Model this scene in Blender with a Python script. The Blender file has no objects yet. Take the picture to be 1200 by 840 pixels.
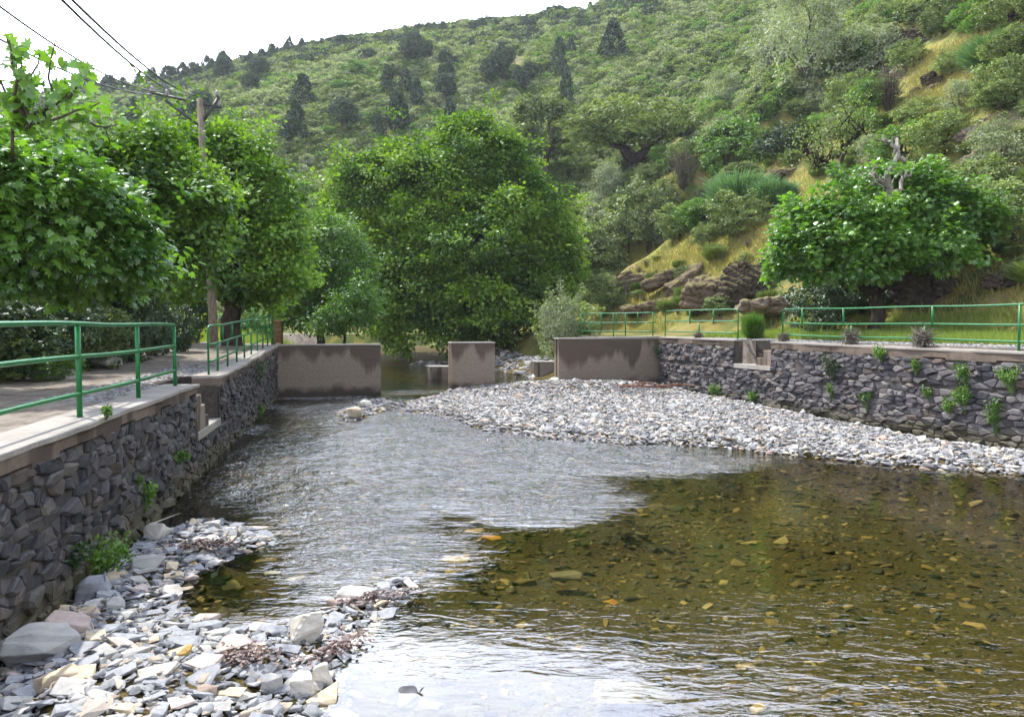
import time as _time
_T0 = _time.time()
import bpy, math, random
import numpy as np
from math import radians as R, pi
from mathutils import Vector, Matrix, Euler

SC = bpy.context.scene
COL = SC.collection
rnd = random.Random(7)
rng = np.random.default_rng(7)
H = 2.6
F = 900.0
PITCH = math.atan(38 / 900)

# ------------------------------------------------------------------ noise
def _hash(ix, iy, iz, seed):
    h = (ix * 374761393 + iy * 668265263 + iz * 2147483647 + seed * 974634777).astype(np.int64)
    h = (h ^ (h >> 13)) * 1274126177
    h = h & 0x7fffffff
    h = (h ^ (h >> 16))
    return (h & 0xffff) / 65535.0

def vnoise(x, y, z=0.0, seed=0):
    x = np.asarray(x, float); y = np.asarray(y, float)
    if np.ndim(z) == 0:
        x, y = np.broadcast_arrays(x, y)
        xi = np.floor(x).astype(np.int64); yi = np.floor(y).astype(np.int64); z0 = np.int64(math.floor(float(z) * 7.7))
        xf = x - xi; yf = y - yi
        xf = xf * xf * (3 - 2 * xf); yf = yf * yf * (3 - 2 * yf)
        a = _hash(xi, yi, z0, seed); b = _hash(xi + 1, yi, z0, seed); c = _hash(xi, yi + 1, z0, seed); d = _hash(xi + 1, yi + 1, z0, seed)
        a = a + (b - a) * xf; c = c + (d - c) * xf
        return (a + (c - a) * yf) * 2 - 1
    z = np.asarray(z, float) + x * 0
    xi = np.floor(x).astype(np.int64); yi = np.floor(y).astype(np.int64); zi = np.floor(z).astype(np.int64)
    xf = x - xi; yf = y - yi; zf = z - zi
    xf = xf * xf * (3 - 2 * xf); yf = yf * yf * (3 - 2 * yf); zf = zf * zf * (3 - 2 * zf)
    r = 0
    for a in (0, 1):
        for b in (0, 1):
            for c in (0, 1):
                w = (xf if a else 1 - xf) * (yf if b else 1 - yf) * (zf if c else 1 - zf)
                r = r + w * _hash(xi + a, yi + b, zi + c, seed)
    return r * 2 - 1

def fbm(x, y, z=0.0, oct=4, seed=0, gain=0.5):
    a = 1.0; s = 0; t = 0
    x = np.asarray(x, float); y = np.asarray(y, float)
    for i in range(oct):
        s = s + a * vnoise(x, y, z, seed + i * 17); t += a
        a *= gain; x = x * 2.03 + 5.1; y = y * 2.03 + 1.7; z = z * 2.03 if np.ndim(z) else z
    return s / t

def sstep(a, b, x):
    t = np.clip((np.asarray(x, float) - a) / (b - a), 0, 1)
    return t * t * (3 - 2 * t)

# ------------------------------------------------------------------ view maths
def ray(px, py):
    x = (px - 600) / F; y = (420 - py) / F
    c, s = math.cos(PITCH), math.sin(PITCH)
    return np.array([x, y * s + c, y * c - s])

def at_z(px, py, z):
    d = ray(px, py); t = (z - H) / d[2]
    return np.array([d[0] * t, d[1] * t, z])

def at_y(px, py, Y):
    d = ray(px, py); t = Y / d[1]
    return np.array([d[0] * t, Y, H + d[2] * t])

# ------------------------------------------------------------------ layout of the valley
def XL(Y):
    Y = np.asarray(Y, float)
    return -3.93 - 0.2 * (np.minimum(Y, 60) - 5.9)

def XR(Y):
    Y = np.asarray(Y, float)
    return np.where(Y < 30.4, 10.45 - 0.322 * (Y - 15.7), 5.72 - 0.42 * (np.minimum(Y, 52) - 30.4))

def ZL(Y):
    return 1.63 + 0.32 * sstep(14.5, 27, Y)

def ZR(Y):
    return 2.08 + 0.11 * sstep(15, 31, Y)

def water_z(X, Y):
    return 0.0 * X + 0.16 * sstep(9.5, 27, Y) + 0.14 * sstep(26.5, 28, Y)

def zpoly(pts):
    return np.array([at_z(a, b, c)[:2] for a, b, c in pts])

# near gravel bank by the left wall
LB = zpoly([(-40, 745, .3), (60, 690, .25), (140, 634, .15), (172, 617, .1), (235, 607, .02), (300, 618, .02), (322, 634, .02), (262, 652, .02), (215, 672, .02),
            (196, 700, .02), (222, 724, .02), (285, 742, .02), (335, 738, .04), (395, 712, .04), (440, 692, .03), (476, 676, .02), (462, 700, .0),
            (436, 722, .0), (408, 748, .0), (392, 788, .0), (386, 850, .0), (380, 1100, 0), (-900, 1100, .3), (-300, 900, .3)])
# wide gravel bar below the right wall
RB = zpoly([(486, 468, .22), (527, 458, .27), (585, 450, .4), (650, 442, .6), (735, 441, .66), (790, 455, .3), (850, 466, .2), (905, 478, .15), (960, 489, .13), (1030, 502, .12), (1110, 516, .12),
            (1260, 532, .12), (1500, 600, .1), (1300, 566, .02), (1200, 557, .02), (1120, 552, .02), (1040, 546, .02), (960, 538, .02), (860, 526, .04), (760, 521, .05), (640, 514, .07),
            (575, 503, .1), (520, 488, .13), (475, 480, .15)])
SP = zpoly([(398, 484, .15), (420, 470, .17), (452, 468, .2), (470, 474, .17), (440, 484, .14), (412, 492, .12)])
RIF = zpoly([(330, 462, .2), (446, 462, .2), (520, 470, .15), (575, 500, .1), (640, 512, .07), (760, 520, .05), (905, 540, .02), (830, 556, 0), (690, 556, 0),
             (712, 590, 0), (690, 606, 0), (610, 606, 0), (500, 592, 0), (520, 640, 0), (488, 668, 0), (430, 690, 0), (330, 745, 0), (250, 720, 0),
             (340, 690, 0), (345, 650, 0), (300, 600, 0), (200, 590, 0), (230, 560, 0), (300, 500, .1)])

def poly_sd(P, X, Y):
    """signed distance, positive inside"""
    X = np.asarray(X, float); Y = np.asarray(Y, float)
    d2 = np.full(X.shape, 1e18); ins = np.zeros(X.shape, bool)
    n = len(P)
    for i in range(n):
        ax, ay = P[i]; bx, by = P[(i + 1) % n]
        ex, ey = bx - ax, by - ay
        t = np.clip(((X - ax) * ex + (Y - ay) * ey) / (ex * ex + ey * ey), 0, 1)
        d2 = np.minimum(d2, (X - ax - t * ex) ** 2 + (Y - ay - t * ey) ** 2)
        if abs(ey) > 1e-12:
            c = ((ay > Y) != (by > Y)) & (X < ex * (Y - ay) / ey + ax)
            ins ^= c
    d = np.sqrt(d2)
    return np.where(ins, d, -d)

def bed_z(X, Y):
    X = np.asarray(X, float); Y = np.asarray(Y, float)
    w = water_z(X, Y)
    jit = 0.25 * fbm(X * 1.3, Y * 1.3, seed=3)
    s1 = poly_sd(LB, X, Y) + jit * 0.6
    s2 = poly_sd(RB, X, Y) + jit * 1.4
    s3 = poly_sd(SP, X, Y) + jit * 0.5
    sr = poly_sd(RIF, X, Y) + jit * 1.5
    rif = sstep(-0.9, 0.5, sr)
    depth = 0.5 * (1 - rif) + 0.13 * rif
    depth = depth + 0.10 * fbm(X * 0.5, Y * 0.5, seed=11) * (1 - rif)
    depth = np.where(Y > 27.5, 0.22, depth)
    s = np.maximum(np.maximum(s1, s2), s3)
    out = -depth * (1 - np.exp(np.minimum(s, 0) / 0.85)) - 0.015
    a1 = 0.20 * sstep(0, 1.2, s1) + 0.14 * sstep(0.8, 2.6, s1)
    a2 = 0.09 * sstep(0, 0.6, s2) + 0.02 * sstep(0.5, 2.6, s2) + 0.20 * sstep(25, 29, Y) * sstep(0.3, 1.8, s2) * sstep(-3.5, 1.5, X)
    a3 = 0.08 * sstep(0, 0.3, s3)
    up = np.maximum(np.maximum(a1, a2), a3)
    z = w + np.where(s > 0, up - 0.015, out)
    # ditch at foot of right wall stays shallow
    z = z + 0.012 * fbm(X * 5, Y * 5, seed=5)
    # upstream: bank of stones on the right hand side of the channel
    up_b = sstep(0, 1, (Y - 31) / 3)
    mid = -3.2 - 0.30 * (Y - 40)
    z = z + up_b * 0.9 * sstep(0.8, 4.0, X - mid - 0.5) + sstep(42, 52, Y) * 1.1
    return z

def sky_v(u):
    px = 600 + 900 * u
    return np.interp(px, [-900, -300, 0, 100, 200, 300, 400, 520, 620, 700, 740, 900, 1200, 1800],
                     [.2, .25, .28, .298, .312, .339, .361, .378, .392, .41, .424, .50, .60, .62])

def slope_right(X, Y):
    d = (X - 10.45) * 0.952 + (Y - 15.7) * 0.306
    q = d - 4.3 + 0.7 * fbm(X * .35, Y * .35, seed=21)
    base = 2.1 + 0.04 * np.maximum(d, 0)
    z = 0.62 * np.maximum(q, 0) + 0.16 * np.maximum(q - 3, 0) + 0.06 * np.maximum(q - 30, 0)
    # lobes and gullies
    z = z + sstep(3, 14, q) * 1.3 * fbm(X * .13, Y * .13, seed=22) + sstep(0.5, 5, q) * 0.45 * fbm(X * .5, Y * .5, seed=23)
    z = 220 * (1 - np.exp(-z / 220))
    z = z + sstep(20, 60, q) * 4.0 * fbm(X * .035, Y * .035, seed=24)
    return base + z

def far_hill(X, Y):
    Ys = np.maximum(Y, 1)
    u = X / Ys
    v = sky_v(u)
    Rr = 235.0
    t = (Y - 74) / (Rr - 74)
    z = 2.5 + (v * Rr) * np.clip(t, 0, 1) ** 0.92
    z = z - np.maximum(Y - Rr, 0) * 0.25
    amp = sstep(0, .3, t) * (1 - 0.75 * sstep(.8, 1, t))
    z = z + amp * (5.0 * fbm(X * .022, Y * .022, seed=31) + 1.5 * fbm(X * .08, Y * .08, seed=32))
    return np.where(Y > 74, z, -50)

def ground_z(X, Y):
    X = np.asarray(X, float); Y = np.asarray(Y, float)
    xl = XL(Y); xr = XR(Y)
    dl = xl - X; dr = X - xr
    X, Y = np.broadcast_arrays(X, Y)
    mk = (X > xl - .95) & (X < xr + .95) & (Y < 57)
    zb = np.zeros(X.shape)
    if mk.any(): zb[mk] = bed_z(X[mk], Y[mk])
    # left side: path then bank
    zl = ZL(Y) - 0.03 + 0.03 * fbm(X * .8, Y * .8, seed=41)
    q = dl - 4.6 + 0.5 * fbm(X * .4, Y * .4, seed=42)
    zl = zl + 1.3 * (1 - np.exp(-np.maximum(q, 0) / 1.3)) + 0.10 * np.maximum(q - 1, 0)
    # right side: terrace then slope
    zr = slope_right(X, Y)
    # natural banks upstream of the dam
    nb = sstep(30.6, 33.5, Y)
    zl = zl * (1 - nb) + nb * np.minimum(zl, 0.2 + 0.5 * np.maximum(dl, 0))
    zr = zr * (1 - nb) + nb * np.minimum(zr, 0.4 + np.maximum(dr, 0) * (1.1))
    el = np.where((Y > 12.9) & (Y < 15.1), .86, .28); er = np.where((Y > 23.45) & (Y < 25.4), .86, .28)     # the two stepped recesses are cut into the banks
    z = np.where(X < xl - el, zl, np.where(X > xr + er, zr, zb))
    z = np.where(Y > 56, np.maximum(np.minimum(zl, zr), 2.0) + 0 * X, z)
    zf = far_hill(X, Y)
    hi = slope_right(X, Y)
    k = sstep(70, 78, Y)
    z = z * (1 - k) + k * np.maximum(hi, 3.0)
    d = zf - z
    kk = 3.0
    hh = np.clip(0.5 + 0.5 * d / kk, 0, 1)
    z = np.where(zf > -40, z * (1 - hh) + zf * hh + kk * hh * (1 - hh), z)
    return z

_HU = np.linspace(-1.0, 1.0, 500); _HY = np.exp(np.linspace(math.log(8.0), math.log(400.0), 260))
_HG = None
def hit(px, py, ymin=8.0, ymax=400.0):
    """where the line of sight through a photo pixel meets the terrain"""
    global _HG
    if _HG is None: _HG = ground_z(_HY[:, None] * _HU[None, :], np.repeat(_HY[:, None], 500, 1))
    d = ray(px, py); u = d[0] / d[1]
    f = (u + 1) / 2 * 499; i0 = min(498, max(0, int(f))); f -= i0
    g = _HG[:, i0] * (1 - f) + _HG[:, i0 + 1] * f
    Z = H + d[2] * _HY / d[1]
    below = np.nonzero((Z < g) & (_HY >= ymin))[0]
    if len(below) == 0:
        return None
    i = max(1, below[0]); e0 = Z[i - 1] - g[i - 1]; e1 = Z[i] - g[i]; k = min(1, max(0, e0 / (e0 - e1 + 1e-9)))
    Yh = _HY[i - 1] + k * (_HY[i] - _HY[i - 1])
    return np.array([u * Yh, Yh, g[i - 1] + k * (g[i] - g[i - 1])])

# ------------------------------------------------------------------ object helpers
def tag(o, label=None, cat=None, group=None, kind=None):
    if label: o['label'] = label
    if cat: o['category'] = cat
    if group: o['group'] = group
    if kind: o['kind'] = kind
    return o

def empty(name, loc=(0, 0, 0), rz=0.0):
    o = bpy.data.objects.new(name, None); COL.objects.link(o)
    o.location = [float(v) for v in loc]; o.rotation_euler = (0, 0, rz)
    o.empty_display_size = 0.3
    return o

def link(name, me, mat=None, parent=None, loc=None):
    o = bpy.data.objects.new(name, me); COL.objects.link(o)
    if mat is not None and len(me.materials) == 0: me.materials.append(mat)
    if parent is not None: o.parent = parent
    if loc is not None: o.location = [float(v) for v in loc]
    return o

class MB:
    """collects faces of any size, builds one mesh"""
    def __init__(s):
        s.V = []; s.n = 0; s.idx = []; s.tot = []; s.C = []
    def add(s, V, faces, c=0.5):
        V = np.asarray(V, float).reshape(-1, 3)
        if isinstance(faces, np.ndarray):
            s.idx.append((faces + s.n).ravel()); s.tot.append(np.full(len(faces), faces.shape[1]))
        else:
            s.idx.append(np.array([i + s.n for f in faces for i in f])); s.tot.append(np.array([len(f) for f in faces]))
        s.V.append(V); s.n += len(V)
        c = np.asarray(c, float)
        s.C.append(np.full(len(V), float(c)) if c.ndim == 0 else c)
    def mesh(s, name, mat=None, smooth=False, off=(0, 0, 0)):
        me = bpy.data.meshes.new(name)
        V = np.concatenate(s.V) - np.array(off, float); idx = np.concatenate(s.idx).astype(np.int32); tot = np.concatenate(s.tot).astype(np.int32)
        me.vertices.add(len(V)); me.vertices.foreach_set('co', V.ravel().astype(np.float32))
        me.loops.add(len(idx)); me.loops.foreach_set('vertex_index', idx)
        me.polygons.add(len(tot))
        st = np.zeros(len(tot), np.int32); st[1:] = np.cumsum(tot)[:-1]
        me.polygons.foreach_set('loop_start', st); me.polygons.foreach_set('loop_total', tot)
        a = me.attributes.new('c', 'FLOAT', 'POINT'); a.data.foreach_set('value', np.concatenate(s.C).astype(np.float32))
        me.update(calc_edges=True)
        me.polygons.foreach_set('use_smooth', np.full(len(tot), smooth))
        if mat: me.materials.append(mat)
        return me
    def build(s, name, mat=None, parent=None, smooth=False, loc=None):
        off = (0, 0, 0)
        if loc is not None and parent is None: off = loc
        return link(name, s.mesh(name, mat, smooth, off), None, parent, loc if parent is None else None)

BOXF = np.array([[0, 3, 2, 1], [4, 5, 6, 7], [0, 1, 5, 4], [1, 2, 6, 5], [2, 3, 7, 6], [3, 0, 4, 7]])
def box8(mb, P, c=0.5):
    mb.add(P, BOXF, c)

def prism(mb, foot, z0, z1, c=0.5, bev=0.0):
    """vertical prism over a quad footprint; z1 may be a list of per-corner tops"""
    n = len(foot)
    z0s = z0 if hasattr(z0, '__len__') else [z0] * n
    z1s = z1 if hasattr(z1, '__len__') else [z1] * n
    V = [(p[0], p[1], z0s[i]) for i, p in enumerate(foot)]
    if bev > 0:
        cx = sum(p[0] for p in foot) / n; cy = sum(p[1] for p in foot) / n
        V += [(p[0], p[1], z1s[i] - bev) for i, p in enumerate(foot)]
        for i, p in enumerate(foot):
            dx, dy = cx - p[0], cy - p[1]; L = math.hypot(dx, dy)
            V.append((p[0] + dx / L * bev * 1.4, p[1] + dy / L * bev * 1.4, z1s[i]))
        F_ = [tuple(range(n))[::-1]]
        for k in (0, 1):
            for i in range(n):
                j = (i + 1) % n; F_.append((k * n + i, k * n + j, (k + 1) * n + j, (k + 1) * n + i))
        F_.append(tuple(range(2 * n, 3 * n)))
    else:
        V += [(p[0], p[1], z1s[i]) for i, p in enumerate(foot)]
        F_ = [tuple(range(n))[::-1], tuple(range(n, 2 * n))]
        for i in range(n):
            j = (i + 1) % n; F_.append((i, j, n + j, n + i))
    mb.add(V, F_, c)

def tube(mb, P, r, n=8, c=0.5, cap=True):
    P = np.asarray(P, float); m = len(P)
    r = np.full(m, r) if np.ndim(r) == 0 else np.asarray(r, float)
    T = np.gradient(P, axis=0); T /= np.linalg.norm(T, axis=1)[:, None] + 1e-12
    up = np.array([0, 0, 1.0]) if abs(T[0][2]) < .9 else np.array([1.0, 0, 0])
    a = np.cross(T[0], up); a /= np.linalg.norm(a)
    V = []
    for i in range(m):
        a = a - T[i] * np.dot(a, T[i]); a /= np.linalg.norm(a) + 1e-12
        b = np.cross(T[i], a)
        for k in range(n):
            t = 2 * pi * k / n
            V.append(P[i] + r[i] * (a * math.cos(t) + b * math.sin(t)))
    F_ = []
    for i in range(m - 1):
        for k in range(n):
            F_.append((i * n + k, i * n + (k + 1) % n, (i + 1) * n + (k + 1) % n, (i + 1) * n + k))
    if cap:
        F_.append(tuple(range(n))[::-1]); F_.append(tuple(range((m - 1) * n, m * n)))
    mb.add(V, F_, c)

# ------------------------------------------------------------------ materials
def newmat(name):
    m = bpy.data.materials.new(name); m.use_nodes = True
    nt = m.node_tree; nt.nodes.clear()
    out = nt.nodes.new('ShaderNodeOutputMaterial')
    return m, nt, out

def N(nt, typ, **kw):
    n = nt.nodes.new('ShaderNode' + typ)
    for k, v in kw.items():
        if k.startswith('i_'):
            key = k[2:].replace('_', ' ')
            n.inputs[key].default_value = v
        elif k.startswith('n_'):
            n.inputs[int(k[2:])].default_value = v
        else: setattr(n, k, v)
    return n

def ramp(nt, stops, fac=None, interp='LINEAR'):
    n = nt.nodes.new('ShaderNodeValToRGB'); n.color_ramp.interpolation = interp
    e = n.color_ramp.elements
    e[0].position, e[0].color = stops[0][0], (*stops[0][1], 1)
    e[1].position, e[1].color = stops[-1][0], (*stops[-1][1], 1)
    for p, c in stops[1:-1]:
        q = e.new(p); q.color = (*c, 1)
    if fac is not None: nt.links.new(fac, n.inputs[0])
    return n

def mixc(nt, fac, a, b, mode='MIX'):
    n = nt.nodes.new('ShaderNodeMix'); n.data_type = 'RGBA'; n.blend_type = mode
    for k, v in ((0, fac), (6, a), (7, b)):
        if isinstance(v, (int, float)): n.inputs[k].default_value = v
        elif isinstance(v, tuple): n.inputs[k].default_value = (*v, 1) if len(v) == 3 else v
        else: nt.links.new(v, n.inputs[k])
    return n.outputs[2]

def noise(nt, scale, detail=4, rough=.55, vec=None, dist=0.0):
    n = nt.nodes.new('ShaderNodeTexNoise'); n.inputs['Scale'].default_value = scale
    n.inputs['Detail'].default_value = detail; n.inputs['Roughness'].default_value = rough; n.inputs['Distortion'].default_value = dist
    if vec is not None: nt.links.new(vec, n.inputs['Vector'])
    return n

def objco(nt):
    return nt.nodes.new('ShaderNodeTexCoord').outputs['Object']

def attr(nt, name='c'):
    n = nt.nodes.new('ShaderNodeAttribute'); n.attribute_name = name
    return n

def geopos(nt):
    return nt.nodes.new('ShaderNodeNewGeometry').outputs['Position']

def mapr(nt, v, a, b, c=0.0, d=1.0):
    n = nt.nodes.new('ShaderNodeMapRange'); nt.links.new(v, n.inputs[0])
    for i, x in enumerate((a, b, c, d)): n.inputs[i + 1].default_value = x
    return n.outputs[0]

def mathn(nt, op, a, b=0.0):
    n = nt.nodes.new('ShaderNodeMath'); n.operation = op
    for i, v in enumerate((a, b)):
        if isinstance(v, (int, float)): n.inputs[i].default_value = v
        else: nt.links.new(v, n.inputs[i])
    return n.outputs[0]

def bump(nt, h, strength=.5, dist=.02):
    n = nt.nodes.new('ShaderNodeBump'); n.inputs['Strength'].default_value = strength; n.inputs['Distance'].default_value = dist
    nt.links.new(h, n.inputs['Height']); return n.outputs[0]

def principled(nt, out, color, rough=.8, normal=None, spec=.3, metal=0.0):
    p = nt.nodes.new('ShaderNodeBsdfPrincipled')
    if isinstance(color, tuple): p.inputs['Base Color'].default_value = (*color, 1)
    else: nt.links.new(color, p.inputs['Base Color'])
    if isinstance(rough, (int, float)): p.inputs['Roughness'].default_value = rough
    else: nt.links.new(rough, p.inputs['Roughness'])
    p.inputs['Specular IOR Level'].default_value = spec
    p.inputs['Metallic'].default_value = metal
    if normal is not None: nt.links.new(normal, p.inputs['Normal'])
    nt.links.new(p.outputs[0], out.inputs[0])
    return p

def leaf_mat(name, dark, light, trans=.35, gloss=.06, rough=.45, tint=(1.15, 1.2, .5)):
    """leaf: diffuse + translucent + a little sheen, colour per clump ('c') and per object"""
    m, nt, out = newmat(name)
    a = attr(nt, 'c').outputs['Fac']
    oi = nt.nodes.new('ShaderNodeObjectInfo').outputs['Random']
    f = mathn(nt, 'ADD', a, mapr(nt, oi, 0, 1, -.16, .16))
    r = ramp(nt, [(0.0, dark), (1.0, light)], f).outputs[0]
    d = N(nt, 'BsdfDiffuse'); nt.links.new(r, d.inputs[0])
    t = N(nt, 'BsdfTranslucent')
    tc = mixc(nt, 1.0, r, tint, 'MULTIPLY'); nt.links.new(tc, t.inputs[0])
    g = N(nt, 'BsdfGlossy'); g.inputs['Roughness'].default_value = rough; g.inputs[0].default_value = (.9, .95, 1, 1)
    m1 = N(nt, 'MixShader'); m1.inputs[0].default_value = trans
    nt.links.new(d.outputs[0], m1.inputs[1]); nt.links.new(t.outputs[0], m1.inputs[2])
    m2 = N(nt, 'MixShader'); m2.inputs[0].default_value = gloss
    nt.links.new(m1.outputs[0], m2.inputs[1]); nt.links.new(g.outputs[0], m2.inputs[2])
    nt.links.new(m2.outputs[0], out.inputs[0])
    return m

M = {}
M['leaf_fig'] = leaf_mat('fig_leaf', (.035, .11, .012), (.18, .36, .04), .42, .07, .38)
M['leaf_mulberry'] = leaf_mat('mulberry_leaf', (.045, .12, .010), (.25, .43, .035), .45, .05)
M['leaf_alder'] = leaf_mat('alder_leaf', (.045, .12, .012), (.28, .44, .045), .45, .03)
M['leaf_willow'] = leaf_mat('willow_leaf', (.05, .13, .018), (.16, .30, .045), .4, .05)
M['leaf_oak'] = leaf_mat('oak_leaf', (.07, .105, .032), (.31, .40, .13), .28, .04)
M['leaf_grey'] = leaf_mat('grey_leaf', (.15, .19, .10), (.40, .46, .28), .25, .04)
M['leaf_bright'] = leaf_mat('bright_leaf', (.06, .15, .02), (.21, .37, .05), .38, .05)
M['leaf_broom'] = leaf_mat('broom_stem', (.08, .17, .08), (.19, .33, .16), .3, .03)
M['leaf_scrub'] = leaf_mat('scrub_leaf', (.10, .15, .04), (.38, .48, .16), .3, .03)
M['leaf_scrub_pale'] = leaf_mat('pale_scrub_leaf', (.18, .22, .12), (.48, .54, .34), .28, .03)
M['leaf_pine'] = leaf_mat('pine_needles', (.03, .055, .030), (.08, .125, .06), .15, .04)
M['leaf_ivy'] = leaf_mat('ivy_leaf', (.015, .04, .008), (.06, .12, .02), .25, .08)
M['leaf_dry'] = leaf_mat('dry_leaf', (.16, .11, .04), (.35, .27, .10), .25, .03)
M['leaf_twig'] = leaf_mat('grey_twigs', (.10, .085, .075), (.22, .19, .16), .1, .02)
M['grass'] = leaf_mat('grass_blade', (.10, .20, .02), (.40, .46, .08), .4, .04)
M['grass_dry'] = leaf_mat('dry_grass_blade', (.16, .17, .05), (.42, .34, .12), .35, .03)

def bark_mat(name, a, b, sc=9):
    m, nt, out = newmat(name); co = objco(nt)
    mp = N(nt, 'Mapping'); mp.inputs['Scale'].default_value = (1, 1, .25); nt.links.new(co, mp.inputs[0])
    n = noise(nt, sc, 6, .65, mp.outputs[0])
    c = ramp(nt, [(.3, a), (.7, b)], n.outputs[0]).outputs[0]
    principled(nt, out, c, .9, bump(nt, n.outputs[0], .8, .03), .1)
    return m
M['bark'] = bark_mat('grey_brown_bark', (.05, .04, .03), (.16, .13, .10))
M['bark_dead'] = bark_mat('bleached_dead_wood', (.10, .085, .07), (.48, .44, .40), 14)
M['bark_dark'] = bark_mat('dark_bark', (.025, .02, .015), (.09, .07, .055))
M['pole_wood'] = bark_mat('weathered_pole_wood', (.14, .11, .08), (.36, .30, .23), 16)
M['fence_wood'] = bark_mat('brown_fence_wood', (.12, .07, .035), (.26, .17, .09), 16)
# ------------------------------------------------------------------ stone / concrete / paint / water materials
def concrete_mat(name, base_a, base_b, stain=0.6, drip=True):
    m, nt, out = newmat(name); p = geopos(nt)
    n1 = noise(nt, 1.3, 5, .6, p); n2 = noise(nt, 22, 5, .7, p)
    mp = N(nt, 'Mapping'); mp.inputs['Scale'].default_value = (1.1, 1.1, .22); nt.links.new(p, mp.inputs[0])
    n3 = noise(nt, 1.1, 3, .5, mp.outputs[0])
    c = ramp(nt, [(.3, base_a), (.7, base_b)], n2.outputs[0]).outputs[0]
    f1 = mapr(nt, n1.outputs[0], .42, .62)
    c = mixc(nt, mathn(nt, 'MULTIPLY', f1, .45), c, tuple(x * .55 for x in base_a))
    if drip:
        f3 = mapr(nt, n3.outputs[0], .50, .56)
        c = mixc(nt, mathn(nt, 'MULTIPLY', f3, stain), c, (.045, .036, .03))
    principled(nt, out, c, .92, bump(nt, n2.outputs[0], .35, .01), .15)
    return m
M['concrete'] = concrete_mat('weathered_concrete', (.21, .17, .135), (.30, .25, .20), .8)
M['concrete_front'] = concrete_mat('board_marked_concrete', (.15, .115, .09), (.22, .175, .14), .7)
M['coping'] = concrete_mat('pale_concrete_coping', (.30, .28, .25), (.42, .39, .35), .15, False)
M['conc_dark'] = concrete_mat('recess_shade_concrete', (.035, .030, .027), (.07, .06, .052), .6)  # base colour darkened to paint in the shade of the stepped recesses

def dam_mat():
    """concrete with dark run-off stains hanging from the top edge and a tide mark at the foot"""
    m, nt, out = newmat('stained_dam_concrete'); p = geopos(nt)
    sep = N(nt, 'SeparateXYZ'); nt.links.new(p, sep.inputs[0])
    n2 = noise(nt, 16, 6, .7, p)
    c = ramp(nt, [(.3, (.18, .145, .11)), (.7, (.28, .23, .18))], n2.outputs[0]).outputs[0]
    mp = N(nt, 'Mapping'); mp.inputs['Scale'].default_value = (1, 1, .12); nt.links.new(p, mp.inputs[0])
    nd = noise(nt, .9, 4, .55, mp.outputs[0])
    lim = mapr(nt, nd.outputs[0], .36, .66, 2.05, .8)      # height down to which the stain runs
    f = mapr(nt, mathn(nt, 'SUBTRACT', sep.outputs[2], lim), -.12, .16)
    c = mixc(nt, mathn(nt, 'MULTIPLY', f, .72), c, (.055, .04, .032))
    nw = noise(nt, 2.5, 3, .5, p)
    f2 = mapr(nt, mathn(nt, 'ADD', sep.outputs[2], mathn(nt, 'MULTIPLY', nw.outputs[0], .5)), .85, .60)
    c = mixc(nt, mathn(nt, 'MULTIPLY', f2, .85), c, (.035, .028, .022))
    # board marks
    w = N(nt, 'TexWave'); w.bands_direction = 'Z'; w.inputs['Scale'].default_value = 1.6; w.inputs['Distortion'].default_value = .5
    nt.links.new(p, w.inputs[0])
    h = mathn(nt, 'ADD', n2.outputs[0], mathn(nt, 'MULTIPLY', w.outputs[1], .5))
    principled(nt, out, c, .9, bump(nt, h, .4, .012), .15)
    return m
M['dam'] = dam_mat()

def stone_mat(name, stops, rough=.8, wet=0.0, lichen=True, src='c', bs=.6):
    m, nt, out = newmat(name); co = objco(nt)
    if src == 'c': f = attr(nt, 'c').outputs['Fac']
    else: f = nt.nodes.new('ShaderNodeObjectInfo').outputs['Random']
    c = ramp(nt, stops, f).outputs[0]
    n = noise(nt, 9, 6, .7, geopos(nt))
    c = mixc(nt, mapr(nt, n.outputs[0], .35, .65, 0, .55), c, mixc(nt, 1.0, c, (.45, .43, .42), 'MULTIPLY'))
    if lichen:
        n2 = noise(nt, 2.2, 6, .7, geopos(nt))
        c = mixc(nt, mapr(nt, n2.outputs[0], .60, .70, 0, .6), c, (.16, .14, .06))
        sz = N(nt, 'SeparateXYZ'); nt.links.new(geopos(nt), sz.inputs[0]); n4 = noise(nt, 1.3, 5, .7, geopos(nt))
        alg = mapr(nt, mathn(nt, 'ADD', sz.outputs[2], mathn(nt, 'MULTIPLY', n4.outputs[0], 1.1)), 1.0, .72, 0, .65)    # algae above the waterline
        c = mixc(nt, alg, c, (.085, .075, .03))
    principled(nt, out, c, rough, bump(nt, n.outputs[0], bs, .02), .35)
    return m
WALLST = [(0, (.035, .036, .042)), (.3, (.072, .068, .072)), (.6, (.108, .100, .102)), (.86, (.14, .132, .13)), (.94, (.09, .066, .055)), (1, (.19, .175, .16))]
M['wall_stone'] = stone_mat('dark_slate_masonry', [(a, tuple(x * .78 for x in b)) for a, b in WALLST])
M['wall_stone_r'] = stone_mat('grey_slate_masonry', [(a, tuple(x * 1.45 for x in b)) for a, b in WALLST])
SLATE = [(0, (.13, .135, .145)), (.25, (.21, .22, .235)), (.55, (.31, .32, .33)), (.75, (.42, .425, .42)), (.86, (.42, .38, .31)), (.94, (.34, .26, .20)), (1, (.52, .49, .43))]
M['slate'] = stone_mat('dry_slate_shingle', SLATE, .75, lichen=False, src='r', bs=.4)
M['slate_bar'] = stone_mat('pale_shingle', [(a, (b[0] * 1.12, b[1] * 1.09, b[2] * 1.06)) for a, b in SLATE], .8, lichen=False, src='r', bs=.4)
BEDST = [(0, (.025, .026, .012)), (.35, (.06, .052, .020)), (.62, (.12, .092, .030)), (.82, (.23, .155, .045)), (.94, (.38, .25, .065)), (1, (.50, .40, .16))]
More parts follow.
